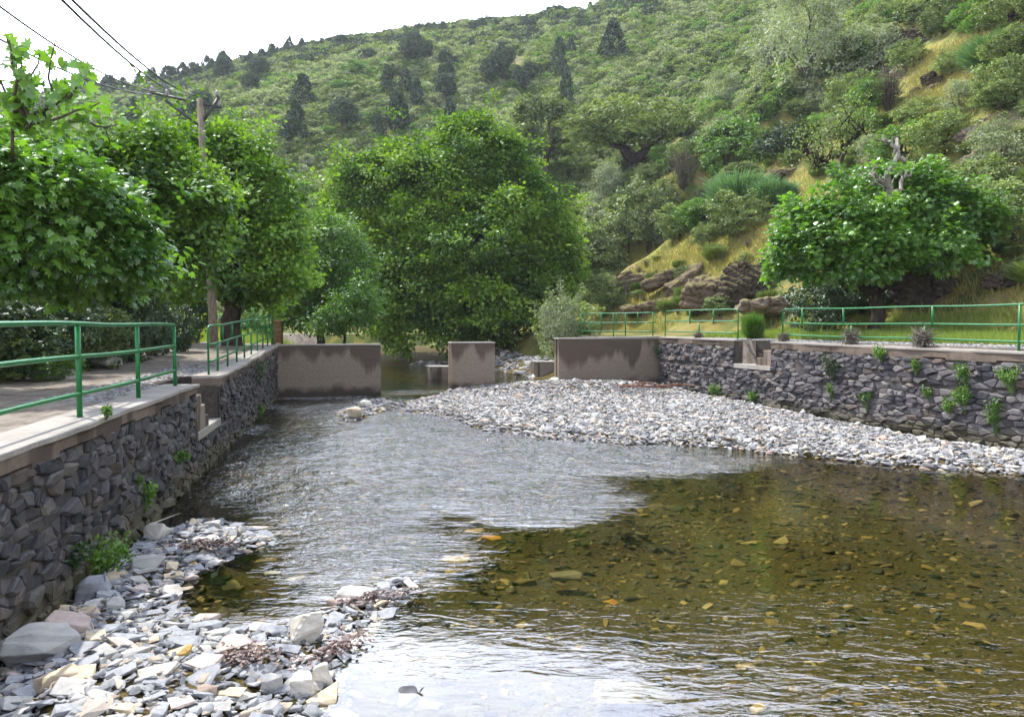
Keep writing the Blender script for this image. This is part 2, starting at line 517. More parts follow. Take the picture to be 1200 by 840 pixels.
M['bed_stone'] = stone_mat('river_bed_stone', BEDST, .6, lichen=False, src='r', bs=.3)
M['rock'] = stone_mat('brown_rock', [(0, (.13, .10, .075)), (.5, (.21, .16, .12)), (1, (.30, .24, .19))], .9, src='r', bs=1.0)

def solid(name, a, b, scale=14, rough=.8, bs=.4, spec=.3):
    m, nt, out = newmat(name); n = noise(nt, scale, 6, .65, objco(nt))
    c = ramp(nt, [(.3, a), (.7, b)], n.outputs[0]).outputs[0]
    principled(nt, out, c, rough, bump(nt, n.outputs[0], bs, .015), spec)
    return m
M['quartz'] = solid('white_quartz', (.50, .46, .38), (.78, .74, .66), 6)
M['buff'] = solid('buff_stone', (.36, .29, .19), (.58, .49, .36), 7)
M['pinkstone'] = solid('pinkish_stone', (.36, .28, .24), (.55, .46, .41), 7)
M['greystone'] = solid('blue_grey_slate', (.19, .20, .215), (.34, .35, .37), 8)
M['palestone'] = solid('pale_grey_stone', (.29, .285, .27), (.46, .445, .41), 5)
M['submerged'] = solid('submerged_stone', (.15, .13, .08), (.27, .23, .15), 6)
M['ochre'] = solid('ochre_stone', (.34, .22, .06), (.50, .36, .13), 6)
M['orange'] = solid('orange_submerged_stone', (.50, .22, .03), (.65, .34, .06), 6)
M['darkrock'] = solid('dark_wet_stone', (.03, .03, .035), (.10, .10, .115), 9, .35)
M['driftwood'] = solid('driftwood', (.10, .05, .035), (.28, .16, .11), 20, .9)
M['metal'] = solid('dark_iron', (.04, .04, .045), (.08, .08, .08), 20, .5)
M['ceramic'] = solid('grey_insulator', (.16, .15, .14), (.28, .27, .26), 8, .4)
M['cable'] = solid('black_cable', (.06, .06, .065), (.10, .10, .10), 8, .6)

def paint():
    m, nt, out = newmat('green_rail_paint'); n = noise(nt, 5, 6, .7, geopos(nt)); n2 = noise(nt, 60, 3, .6, geopos(nt))
    c = ramp(nt, [(.3, (.004, .115, .024)), (.7, (.010, .19, .045))], n.outputs[0]).outputs[0]
    c = mixc(nt, mapr(nt, n2.outputs[0], .66, .70), c, (.10, .05, .02))
    principled(nt, out, c, .38, bump(nt, n2.outputs[0], .15, .004), .45)
    return m
M['green'] = paint()

def ground_mat():
    m, nt, out = newmat('valley_ground'); p = geopos(nt)
    z = attr(nt, 'zone'); sp = N(nt, 'SeparateColor'); nt.links.new(z.outputs['Color'], sp.inputs[0])
    nb = noise(nt, .55, 6, .6, p); nm = noise(nt, 3.0, 6, .65, p); nf = noise(nt, 26, 5, .7, p)
    hill = ramp(nt, [(.32, (.05, .075, .022)), (.48, (.11, .13, .035)), (.58, (.26, .22, .06)), (.70, (.30, .20, .13))], nb.outputs[0]).outputs[0]
    hill = mixc(nt, mapr(nt, nf.outputs[0], .35, .7, 0, .6), hill, (.06, .06, .03))
    yel = ramp(nt, [(.3, (.10, .15, .03)), (.48, (.26, .26, .055)), (.62, (.36, .29, .09)), (.75, (.28, .18, .10))], nm.outputs[0]).outputs[0]
    c = mixc(nt, sp.outputs[1], hill, yel)
    dirt = ramp(nt, [(.3, (.12, .098, .078)), (.5, (.21, .18, .15)), (.7, (.31, .28, .245))], nm.outputs[0]).outputs[0]
    dirt = mixc(nt, mapr(nt, nf.outputs[0], .5, .7, 0, .5), dirt, (.38, .35, .32))
    c = mixc(nt, sp.outputs[0], c, dirt)
    bed = ramp(nt, [(.3, (.035, .033, .015)), (.5, (.08, .062, .024)), (.7, (.18, .125, .045))], nf.outputs[0]).outputs[0]
    c = mixc(nt, sp.outputs[2], c, bed)
    principled(nt, out, c, .95, bump(nt, nf.outputs[0], .6, .03), .1)
    return m
M['ground'] = ground_mat()

def water_mat():
    m, nt, out = newmat('clear_river_water'); p = geopos(nt)
    rif = attr(nt, 'c').outputs['Fac']
    foam = attr(nt, 'foam').outputs['Fac']
    mpn = N(nt, 'Mapping'); mpn.inputs['Rotation'].default_value = (0, 0, .25); mpn.inputs['Scale'].default_value = (.6, 1.25, 1); nt.links.new(p, mpn.inputs[0])
    a = noise(nt, 2.6, 3, .55, mpn.outputs[0], .6)
    b = noise(nt, 9.0, 3, .6, mpn.outputs[0], .8)
    fn = noise(nt, 26, 2, .5, mpn.outputs[0])
    h_r = mathn(nt, 'ADD', mathn(nt, 'MULTIPLY', a.outputs[0], .095), mathn(nt, 'ADD', mathn(nt, 'MULTIPLY', b.outputs[0], .055), mathn(nt, 'MULTIPLY', fn.outputs[0], .016)))
    h_p = mathn(nt, 'ADD', mathn(nt, 'MULTIPLY', a.outputs[0], .0035), mathn(nt, 'MULTIPLY', b.outputs[0], .0010))
    fore = attr(nt, 'fore').outputs['Fac']
    fz = mathn(nt, 'ADD', mathn(nt, 'MULTIPLY', b.outputs[0], .004), mathn(nt, 'MULTIPLY', a.outputs[0], .010))
    h_p = mathn(nt, 'ADD', h_p, mathn(nt, 'MULTIPLY', fz, fore))
    h = mathn(nt, 'ADD', mathn(nt, 'MULTIPLY', h_r, rif), mathn(nt, 'MULTIPLY', h_p, mathn(nt, 'SUBTRACT', 1.0, rif)))
    nrm = bump(nt, h, 1.0, 1.0)
    fr = N(nt, 'Fresnel'); fr.inputs[0].default_value = 1.48; nt.links.new(nrm, fr.inputs['Normal'])
    g = N(nt, 'BsdfGlossy'); g.inputs['Roughness'].default_value = .03; nt.links.new(nrm, g.inputs['Normal'])
    t = N(nt, 'BsdfTransparent'); t.inputs[0].default_value = (.82, .82, .64, 1)
    mx = N(nt, 'MixShader'); frx = N(nt, 'Math', operation='MULTIPLY', use_clamp=True); nt.links.new(fr.outputs[0], frx.inputs[0]); nt.links.new(mathn(nt, 'ADD', mathn(nt, 'MULTIPLY', rif, .6), 1.15), frx.inputs[1]); nt.links.new(frx.outputs[0], mx.inputs[0]); nt.links.new(t.outputs[0], mx.inputs[1]); nt.links.new(g.outputs[0], mx.inputs[2])
    # broken white water
    f2 = noise(nt, 14, 6, .75, mpn.outputs[0], 1.5)
    ff = mapr(nt, mathn(nt, 'ADD', mathn(nt, 'MULTIPLY', foam, .17), f2.outputs[0]), .70, .78)
    fd = N(nt, 'BsdfDiffuse'); fd.inputs[0].default_value = (.78, .80, .82, 1)
    m2 = N(nt, 'MixShader'); nt.links.new(mathn(nt, 'MULTIPLY', ff, .85), m2.inputs[0]); nt.links.new(mx.outputs[0], m2.inputs[1]); nt.links.new(fd.outputs[0], m2.inputs[2])
    nt.links.new(m2.outputs[0], out.inputs[0])
    return m
M['water'] = water_mat()

# ------------------------------------------------------------------ world, sun, camera
SUN_EL, SUN_AZ = R(58), R(-52)          # azimuth clockwise from +Y (view direction); negative = left
w = bpy.data.worlds.new('World'); SC.world = w; w.use_nodes = True
nt = w.node_tree; nt.nodes.clear()
wo = nt.nodes.new('ShaderNodeOutputWorld'); bg = nt.nodes.new('ShaderNodeBackground')
sky = nt.nodes.new('ShaderNodeTexSky'); sky.sky_type = 'NISHITA'; sky.sun_disc = False
sky.sun_elevation = SUN_EL; sky.sun_rotation = SUN_AZ; sky.air_density = 1.0; sky.dust_density = 1.5; sky.ozone_density = 1.5
tc = nt.nodes.new('ShaderNodeTexCoord').outputs['Generated']
mp = N(nt, 'Mapping'); mp.inputs['Scale'].default_value = (1, 1, 2.2); nt.links.new(tc, mp.inputs[0])
cn = noise(nt, 1.7, 7, .58, mp.outputs[0], .4)
sx = N(nt, 'SeparateXYZ'); nt.links.new(tc, sx.inputs[0])
el = mapr(nt, sx.outputs[2], .45, .85, .40, -.06)        # dense white low down, breaking up overhead
cm = mapr(nt, mathn(nt, 'ADD', cn.outputs[0], el), .50, .66)
cn2 = noise(nt, 3.4, 6, .6, mp.outputs[0], .2)
cc = ramp(nt, [(.30, (7.0, 7.9, 10.2)), (.50, (9.2, 9.9, 12.0)), (.62, (10.8, 11.3, 12.6))], cn2.outputs[0]).outputs[0]
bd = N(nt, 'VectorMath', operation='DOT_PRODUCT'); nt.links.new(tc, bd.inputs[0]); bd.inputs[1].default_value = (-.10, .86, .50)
glow = mapr(nt, bd.outputs['Value'], .66, .96, 1.0, 4.6)       # extra brightness added to the clouds ahead so the water mirrors more light
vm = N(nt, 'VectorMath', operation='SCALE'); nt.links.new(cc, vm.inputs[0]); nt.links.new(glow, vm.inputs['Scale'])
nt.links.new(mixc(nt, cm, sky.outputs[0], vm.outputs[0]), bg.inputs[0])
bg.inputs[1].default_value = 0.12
nt.links.new(bg.outputs[0], wo.inputs[0])

sl = bpy.data.lights.new('sun', 'SUN'); sl.energy = 4.6; sl.angle = R(.6); sl.color = (1, .955, .88)
so = bpy.data.objects.new('sun', sl); COL.objects.link(so)
sd = Vector((math.sin(SUN_AZ) * math.cos(SUN_EL), math.cos(SUN_AZ) * math.cos(SUN_EL), math.sin(SUN_EL)))
so.rotation_euler = sd.to_track_quat('Z', 'Y').to_euler(); so.location = (-20, 20, 60)

cd = bpy.data.cameras.new('camera'); cam = bpy.data.objects.new('camera', cd); COL.objects.link(cam)
cd.sensor_fit = 'HORIZONTAL'; cd.sensor_width = 36; cd.lens = 27; cd.clip_end = 2000; cd.clip_start = .05
cam.location = (0, 0, H); cam.rotation_euler = (R(90) - PITCH, 0, 0)
SC.camera = cam
SC.view_settings.view_transform = 'Standard'; SC.view_settings.look = 'None'; SC.view_settings.gamma = 1
SC.view_settings.exposure = 0.66; SC.view_settings.use_curve_mapping = False
SC.cycles.use_adaptive_sampling = True; SC.cycles.adaptive_threshold = .02; SC.cycles.max_bounces = 6; SC.cycles.diffuse_bounces = 3; SC.cycles.glossy_bounces = 3; SC.cycles.transmission_bounces = 4
SC.cycles.transparent_max_bounces = 8; SC.cycles.caustics_reflective = False; SC.cycles.caustics_refractive = False
SC.cycles.use_denoising = True

# ------------------------------------------------------------------ the ground, one sheet to the horizon
def build_ground():
    Y = np.concatenate([np.arange(-4, 3, .35), np.arange(3, 32, .085), np.arange(32, 60, .3), np.exp(np.linspace(math.log(60), math.log(420), 210))])
    lo = np.concatenate([-np.exp(np.linspace(math.log(420), math.log(.6), 120)), [-.34, -.22]])
    NI = 130
    hi = -lo[::-1]
    V = []
    xl = XL(Y)[:, None]; xr = XR(Y)[:, None]
    inner = np.linspace(0, 1, NI)[None, :]
    Xi = (xl - .2) + (xr - xl + .4) * inner
    X = np.concatenate([xl + lo[None, :-1], Xi, xr + hi[None, 1:]], axis=1)
    YY = np.repeat(Y[:, None], X.shape[1], 1)
    Z = ground_z(X, YY)
    nr, nc = X.shape
    i = np.arange(nr - 1)[:, None] * nc + np.arange(nc - 1)[None, :]
    Fq = np.stack([i, i + 1, i + nc + 1, i + nc], -1).reshape(-1, 4)
    mb = MB(); mb.add(np.stack([X, YY, Z], -1).reshape(-1, 3), Fq)
    me = mb.mesh('ground', M['ground'], True)
    xf, yf, zf = X.ravel(), YY.ravel(), Z.ravel()
    dl = XL(yf) - xf; dr = xf - XR(yf)
    zone = np.zeros((len(xf), 4)); zone[:, 3] = 1
    bed = (dl < .28) & (dr < .28) & (yf < 54)
    zone[bed, 2] = 1
    path = sstep(5.2, 4.2, dl + .6 * fbm(xf, yf, seed=51)) * (dl > .28) * (yf < 60)
    terr = sstep(2.0, 1.3, dr + .5 * fbm(xf * .8, yf * .8, seed=52)) * (dr > .28) * (yf < 31)
    ledge = sstep(.10, .22, fbm(xf * .16, yf * .16, seed=53)) * (dr > 9) * (yf < 70) * .8
    zone[:, 0] = np.clip(path + terr + ledge * (fbm(xf * .4, yf * .4, seed=57) > .05), 0, 1)
    n = fbm(xf * .09, yf * .09, seed=54)
    yel = .6 * sstep(.02, .2, n) * (dr > 3.5) * (yf < 60)
    pxv = 600 + 900 * xf / np.maximum(yf, 1); pyv = 382 + 900 * (H - zf) / np.maximum(yf, 1)
    pj = 14 * fbm(xf * .5, yf * .5, seed=58)
    for PG in ([(1052, 158), (1072, 112), (1068, 72), (1110, 62), (1165, 38), (1158, 78), (1128, 104), (1124, 150), (1092, 170)], [(700, 368), (716, 335), (800, 275), (900, 256), (915, 285), (840, 330), (760, 362)], [(960, 165), (1010, 150), (1040, 160), (1000, 185)]):
        yel = np.maximum(yel, sstep(-8, 8, poly_sd(np.array(PG, float), pxv, pyv) + pj) * (dr > 3) * (yf < 75) * .95)
    yel = np.where(pxv > 930, yel, yel * .9)
    lawn = sstep(1.5, 2.2, dr) * (dr < 6) * (yf < 31) * .35
    zone[:, 1] = np.clip(yel + lawn, 0, 1)
    a = me.color_attributes.new('zone', 'FLOAT_COLOR', 'POINT'); a.data.foreach_set('color', zone.ravel().astype(np.float32))
    tag(link('ground', me), kind='structure')
build_ground()

def build_water():
    Y = np.concatenate([np.arange(-4, 4, .3), np.arange(4, 30, .06), np.arange(30, 75, .25)])
    NI = 200
    xl = XL(Y)[:, None] - .12; xr = XR(Y)[:, None] + .12
    xr = np.where(Y[:, None] > 31, np.maximum(xr, xl + 3), xr)
    X = xl + (xr - xl) * np.linspace(0, 1, NI)[None, :]
    YY = np.repeat(Y[:, None], NI, 1)
    sr = poly_sd(RIF, X, YY) + .4 * fbm(X * .8, YY * 1.2, seed=61) + .14 * fbm(X * 3, YY * 6, seed=62)
    rif = sstep(-.8, .95, sr) * (YY < 30)
    rif = rif * (0.55 + .45 * sstep(6, 12, YY)) + 0.0
    rif = rif * (.62 + .38 * sstep(-.25, .2, fbm(X * .9, YY * .45, seed=69)))
    rif = np.maximum(rif, .30 * (YY > 27))
    Z = water_z(X, YY)
    # standing wavelets as real relief where the water is broken
    wv = .030 * fbm(X * 1.8, YY * 3.0, oct=3, seed=63) + .014 * fbm(X * 6, YY * 9, oct=2, seed=64)
    Z = Z + rif * wv * (YY > 4)
    fo = .95 * sstep(1.3, .1, X - XL(YY) + .5 * fbm(X * 2, YY, seed=66)) * sstep(12, 19, YY) * sstep(-.35, .25, fbm(X * .8, YY * .8, seed=67))       # flow against the left wall
    fo = np.maximum(fo, sstep(24.3, 26, YY) * sstep(-3.5, -5.5, X) * sstep(27.5, 26.5, YY))
    fo = np.maximum(fo, .45 * sstep(27, 28.5, YY) * sstep(33.5, 30, YY))
    fo = fo + rif * .12
    px = 600 + 900 * X / np.maximum(YY, .5); dep = 382 + 900 * H / np.maximum(YY, .5)
    fore = sstep(690, 730, dep + 40 * fbm(X * .7, YY * .7, seed=65) + .06 * (px - 600)) * (.10 + .90 * sstep(700, 930, px + 60 * fbm(X * 1.5, YY * 1.5, seed=68)))
    # streaks of quick water from the notch in the bar
    nr, nc = X.shape
    i = np.arange(nr - 1)[:, None] * nc + np.arange(nc - 1)[None, :]
    Fq = np.stack([i, i + 1, i + nc + 1, i + nc], -1).reshape(-1, 4)
    mb = MB(); mb.add(np.stack([X, YY, Z], -1).reshape(-1, 3), Fq, rif.ravel())
    me = mb.mesh('river_water', M['water'], True)
    for nm, v in (('foam', fo), ('fore', fore)):
        a = me.attributes.new(nm, 'FLOAT', 'POINT'); a.data.foreach_set('value', v.ravel().astype(np.float32))
    tag(link('river_water', me), kind='structure')
build_water()

# ------------------------------------------------------------------ dry-stone walls
def clip_poly(P, nx, ny, d):
    """keep the part with nx*x+ny*y <= d"""
    out = []
    n = len(P)
    for i in range(n):
        a = P[i]; b = P[(i + 1) % n]
        da = nx * a[0] + ny * a[1] - d; db = nx * b[0] + ny * b[1] - d
        if da <= 0: out.append(a)
        if (da < 0 < db) or (db < 0 < da):
            t = da / (da - db); out.append((a[0] + t * (b[0] - a[0]), a[1] + t * (b[1] - a[1])))
    return out

def stone_cells(s0, s1, z0, z1, cw=.26, ch=.12, r=rnd):
    """irregular packed stones on a rectangle, flat stones laid in rough courses"""
    seeds = []
    z = z0 - ch * .5
    while z < z1 + ch:
        s = s0 - cw * r.random()
        hgt = ch * r.uniform(.5, 1.6)
        while s < s1 + cw:
            wd = cw * r.choice([.3, .4, .5, .7, .9, 1.1, 1.5, 2.1])
            seeds.append((s + wd / 2, z + hgt / 2 + r.uniform(-.42, .42) * ch, r.random()))
            s += wd
        z += hgt
    A = np.array(seeds); k = cw / ch * .9
    Q = np.stack([A[:, 0] / k, A[:, 1]], 1)
    cells = []
    for i, (s, z, c) in enumerate(seeds):
        if s < s0 or s > s1 or z < z0 or z > z1: continue
        d = np.hypot(Q[:, 0] - Q[i, 0], Q[:, 1] - Q[i, 1])
        nb = np.argsort(d)[1:13]
        P = [(s0, z0), (s1, z0), (s1, z1), (s0, z1)]
        for j in nb:
            nx, ny = (Q[j] - Q[i]); mx, my = (Q[j] + Q[i]) / 2
            P = clip_poly(P, nx / k, ny, nx * mx + ny * my)
            if len(P) < 3: break
        if len(P) >= 3: cells.append((P, c))
    return cells

def wall_stones(mb, cells, pos, inward, gap=.006, depth=(.008, .05)):
    """pos(s,z)->xyz on the wall face, inward: unit vector out of the wall towards the river"""
    for P, c in cells:
        n = len(P); P = np.array(P); ce = P.mean(0)
        # drop near-duplicate corners
        keep = [i for i in range(n) if np.hypot(*(P[i] - P[i - 1])) > .008]
        if len(keep) < 3: continue
        P = P[keep]; n = len(P)
        dd = ce - P; L = np.hypot(dd[:, 0], dd[:, 1])[:, None] + 1e-6
        size = L.mean()
        if size < .015: continue
        d = rnd.uniform(*depth) * min(1.6, .6 + size * 5)
        tilt = (rnd.uniform(-.22, .22), rnd.uniform(-.3, .3))
        g = np.minimum(gap / L, .35)
        jit = lambda a: np.array([[rnd.uniform(-a, a), rnd.uniform(-a, a)] for _ in range(n)]) * size
        r0 = P + dd * g
        r1 = P + dd * np.minimum(g + .05 + .02 / L, .5) + jit(.07)
        r2 = P + dd * .42 + jit(.12)
        V = []
        for ring, dep in ((r0, -.04), (r0, d * .45), (r1, d * .88), (r2, d)):
            for q in ring:
                e = dep + max(-.03, min(.03, tilt[0] * (q[0] - ce[0]) + tilt[1] * (q[1] - ce[1]))) * (1 if dep > 0 else 0)
                if dep > 0: e += rnd.uniform(-.006, .006)
                V.append(np.array(pos(q[0], q[1])) + np.array(inward) * e)
        F_ = []
        for k in range(3):
            for i in range(n):
                j = (i + 1) % n
                F_.append((k * n + i, k * n + j, (k + 1) * n + j, (k + 1) * n + i))
        F_.append(tuple(range(3 * n, 4 * n)))
        mb.add(V, F_, c)

M['mortar'] = solid('dark_wall_joint', (.045, .040, .036), (.11, .095, .08), 12, .95)
nL = np.array([1, .2, 0]) / math.hypot(1, .2)        # out of the left wall, to the river
nR = -np.array([.952, .306, 0])                      # out of the right wall, to the river
def lw(Y, off=0.0, z=0.0):    # off > 0 into the bank
    return (float(XL(Y)) - off * nL[0], Y - off * nL[1], z)
def rw(Y, off=0.0, z=0.0):
    return (float(XR(Y)) - off * nR[0], Y - off * nR[1], z)

def quadbox(mb, fn, ya, yb, o0, o1, z0, z1, c=.5, bev=0.0):
    """box following a wall line from ya to yb, between offsets o0 and o1, z1 may be callable"""
    z1a = z1(ya) if callable(z1) else z1; z1b = z1(yb) if callable(z1) else z1
    f = [fn(ya, o0), fn(yb, o0), fn(yb, o1), fn(ya, o1)]
    zt = [z1a, z1b, z1b, z1a]
    area = sum(f[i][0] * f[(i + 1) % 4][1] - f[(i + 1) % 4][0] * f[i][1] for i in range(4))
    if area < 0: f = f[::-1]; zt = zt[::-1]
    prism(mb, f, z0, [float(v) for v in zt], c, bev)

def run(mb, fn, ya, yb, o0, o1, z0, zf, step=1.2, c=.5, bev=0.0):
    n = max(1, round((yb - ya) / step)); ys = np.linspace(ya, yb, n + 1)
    for a, b in zip(ys[:-1], ys[1:]): quadbox(mb, fn, a, b, o0, o1, z0, zf, c, bev)

def make_wall(fn, inward, zf, dpt, recess, y_a, y_b, name, label, smat, steps, landing, cw, ch, strip):
    root = empty(name, fn(y_a, .2)); tag(root, label, 'wall')
    o = Vector(root.location)
    def place(mbx, nm, mat, smooth=False):
        ob = link(nm, mbx.mesh(nm, mat, smooth, tuple(o))); ob.parent = root; return ob
    r0, r1 = recess
    zl = landing[2]
    # core (joints seen between the stones)
    mb = MB()
    for a, b in ((y_a, r0), (r1, y_b)):
        run(mb, fn, a, b, .03, .58, -.9, lambda y: zf(y) - strip, 1.5)
    quadbox(mb, fn, r0, r1, .03, .58, -.9, zl - .12)
    place(mb, 'wall_core', M['mortar'])
    # stonework
    mb = MB()
    zmid = zl - .13
    cells = stone_cells(y_a, y_b, -.55, zmid, cw, ch)
    wall_stones(mb, cells, lambda s, z: fn(s, .03, z), inward, depth=dpt)
    for a, b in ((y_a, r0), (r1, y_b)):
        top = float(zf((a + b) / 2)) - strip
        cells = stone_cells(a, b, zmid, top, cw, ch)
        sc = lambda s, z, top=top: fn(s, .03, zmid + (z - zmid) * (float(zf(s)) - strip - zmid) / (top - zmid))
        wall_stones(mb, cells, sc, inward, depth=dpt)
    place(mb, 'stonework', smat)
    # coping slabs with the thick concrete edge below
    for a, b in ((y_a, r0), (r1, y_b)):
        mb = MB()
        n = max(1, round((b - a) / 2.4)); ys = np.linspace(a, b, n + 1)
        for p, q in zip(ys[:-1], ys[1:]):
            k = max(1, round((q - p) / .3)); yy = np.linspace(p + .004, q - .004, k + 1)
            for i in range(k):
                w0 = -.035 + .018 * math.sin(yy[i] * 2.3) + .012 * math.sin(yy[i] * 7.1)
                w1 = -.035 + .018 * math.sin(yy[i + 1] * 2.3) + .012 * math.sin(yy[i + 1] * 7.1)
                z_a = float(zf(yy[i])); z_b = float(zf(yy[i + 1]))
                A = [fn(yy[i], w0), fn(yy[i + 1], w1), fn(yy[i + 1], .5), fn(yy[i], .5)]
                Bt = [z_a - .012, z_b - .012, z_b, z_a]
                ar = sum(A[j][0] * A[(j + 1) % 4][1] - A[(j + 1) % 4][0] * A[j][1] for j in range(4))
                if ar < 0: A = A[::-1]; Bt = Bt[::-1]
                prism(mb, A, z_a - .055, Bt)
        place(mb, 'coping', M['coping'])
        mb = MB(); run(mb, fn, a + .002, b - .002, -.02, .5, zl, lambda y: zf(y) - .056, .6)
        mb2 = MB()
        n = max(1, round((b - a) / .6)); ys = np.linspace(a + .002, b - .002, n + 1)
        for p, q in zip(ys[:-1], ys[1:]):
            f = [fn(p, -.015), fn(q, -.015), fn(q, .5), fn(p, .5)]
            zt = [float(zf(p)) - .056, float(zf(q)) - .056]
            zt = [zt[0], zt[1], zt[1], zt[0]]
            zb = [v - strip + .056 + .03 * math.sin(p * 3.7) for v in zt]
            ar = sum(f[i][0] * f[(i + 1) % 4][1] - f[(i + 1) % 4][0] * f[i][1] for i in range(4))
            if ar < 0: f = f[::-1]; zt = zt[::-1]; zb = zb[::-1]
            prism(mb2, f, zb, zt)
        place(mb2, 'coping_edge', M['concrete_front'])
    # recess: back wall, end wall, landing and steps
    dep = .72
    mb = MB()
    quadbox(mb, fn, r0, r1, dep, dep + .2, zl - .3, lambda y: zf(y) - .035)
    for ye, sgn in ((r0, 1), (r1, -1)):
        ya_, yb_ = sorted((ye, ye - sgn * .15))
        quadbox(mb, fn, ya_, yb_, .503, dep, zl - .3, lambda y: zf(y) - .02)
        quadbox(mb, fn, ya_ + .003, yb_ - .003, .0, .5, zl - .3, lambda y: zf(y) - .058)
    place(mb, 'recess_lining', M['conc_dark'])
    mb = MB(); quadbox(mb, fn, landing[0], landing[1], -.03, dep, zl - .14, zl, .5, .012)
    place(mb, 'landing', M['coping'])
    for (ya, yb, zt) in steps:
        mb = MB(); quadbox(mb, fn, ya, yb, -.012, dep - .003, zl - .12, zt, .5, .012); place(mb, 'step', M['concrete'])
    return root

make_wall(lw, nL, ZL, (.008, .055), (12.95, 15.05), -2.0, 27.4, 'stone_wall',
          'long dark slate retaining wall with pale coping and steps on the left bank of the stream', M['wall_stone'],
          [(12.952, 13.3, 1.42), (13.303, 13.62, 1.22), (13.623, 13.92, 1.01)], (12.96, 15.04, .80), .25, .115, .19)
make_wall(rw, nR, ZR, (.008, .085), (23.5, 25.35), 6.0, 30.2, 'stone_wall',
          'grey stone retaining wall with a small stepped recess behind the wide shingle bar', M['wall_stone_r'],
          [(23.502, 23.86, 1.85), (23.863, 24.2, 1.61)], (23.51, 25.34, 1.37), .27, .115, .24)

# ------------------------------------------------------------------ dam walls
dD = np.array([1, .323]) / math.hypot(1, .323); nD = np.array([-.323, 1]) / math.hypot(1, .323)   # along and across the dam
def dam_pt(px):
    u = (px - 600) / 900
    Y = (26 + .323 * 7.94) / (1 - .323 * u)
    return np.array([u * Y, Y])

def dam_block(name, label, pa, pb, z0, zta, ztb, th, notch_l=False, notch_r=False, cat='dam wall', mat=None):
    A, B = dam_pt(pa), dam_pt(pb)
    root = empty(name, (*(A + B) / 2, z0)); tag(root, label, cat)
    o = tuple(root.location)
    def add(mbx, nm, m): 
        ob = link(nm, mbx.mesh(nm, m, False, o)); ob.parent = root
    mb = MB()
    L = np.linalg.norm(B - A)
    q0 = .10 if notch_l else 0; q1 = .10 if notch_r else 0
    def seg(mbx, a, b, t0, t1, zb, za_, zb_, bev=.012):
        f = [A + dD * a + nD * t0, A + dD * b + nD * t0, A + dD * b + nD * t1, A + dD * a + nD * t1]
        prism(mbx, f, zb, [za_, zb_, zb_, za_], .5, bev)
    zz = lambda a: zta + (ztb - zta) * a / L
    n = max(1, round(L / .5)); xs = np.linspace(q0, L - q1, n + 1)
    seg(mb, q0, L - q1, 0, th, z0, zz(q0) - .0, zz(L - q1))
    # stop-log slots: a thin front and back lip with a gap between
    if notch_l:
        seg(mb, 0, q0 - .001, 0, th * .36, z0, zz(0) - .004, zz(q0) - .004); seg(mb, 0, q0 - .001, th * .62, th, z0, zz(0) - .004, zz(q0) - .004)
    if notch_r:
        seg(mb, L - q1 + .001, L, 0, th * .36, z0, zz(L - q1) - .004, zz(L) - .004); seg(mb, L - q1 + .001, L, th * .62, th, z0, zz(L - q1) - .004, zz(L) - .004)
    add(mb, 'wall_body', mat or M['dam'])
    mb = MB(); seg(mb, -.015, L + .015, -.015, th + .015, max(zta, ztb) + .0 if abs(zta - ztb) < .001 else min(zta, ztb) + .0, zz(0) + .045, zz(L) + .045, .01)
    add(mb, 'top_slab', M['coping'])
    return root

dam_block('dam_wall', 'stained concrete dam wall on the left, joining the left stone wall', 322, 446, -.6, 1.93, 1.93, .5, False, True)
dam_block('dam_wall', 'square free-standing concrete pier between the two openings of the dam', 529, 580, -.6, 1.97, 1.97, .5, True, True)
dam_block('dam_wall', 'stained concrete dam wall on the right, standing in the shingle bar', 655, 774, -.4, 2.10, 2.15, .5, True, False)
def stub(label, pa, pb, Y, ztop):
    a = at_y(pa, 430, Y)[:2]; b = at_y(pb, 430, Y)[:2]
    mb = MB(); prism(mb, [a, b, b + nD * .9, a + nD * .9], -.3, ztop, .5, .015)
    ob = mb.build('low_sill_wall', M['concrete'], None, False, (*(a + b) / 2, -.3)); 
    mb2 = MB(); prism(mb2, [a - dD * .015 - nD * .015, b + dD * .015 - nD * .015, b + nD * .915 + dD * .015, a + nD * .915 - dD * .015], ztop + .001, ztop + .04, .5, .01)
    c = link('top_slab', mb2.mesh('top_slab', M['coping'], False, tuple(ob.location))); c.parent = ob
    tag(ob, label, 'sill wall')
stub('low pale concrete sill left of the central pier, upstream of the dam', 504, 545, 33.0, .83)
stub('low pale concrete sill left of the right dam wall, upstream of the dam', 630, 672, 33.8, 1.0)

# ------------------------------------------------------------------ railings
def sag(P0, P1, amp=.0, n=9, bow=0.0):
    t = np.linspace(0, 1, n)[:, None]
    P = np.array(P0) * (1 - t) + np.array(P1) * t
    P[:, 2] -= amp * 4 * (t * (1 - t))[:, 0]
    return P

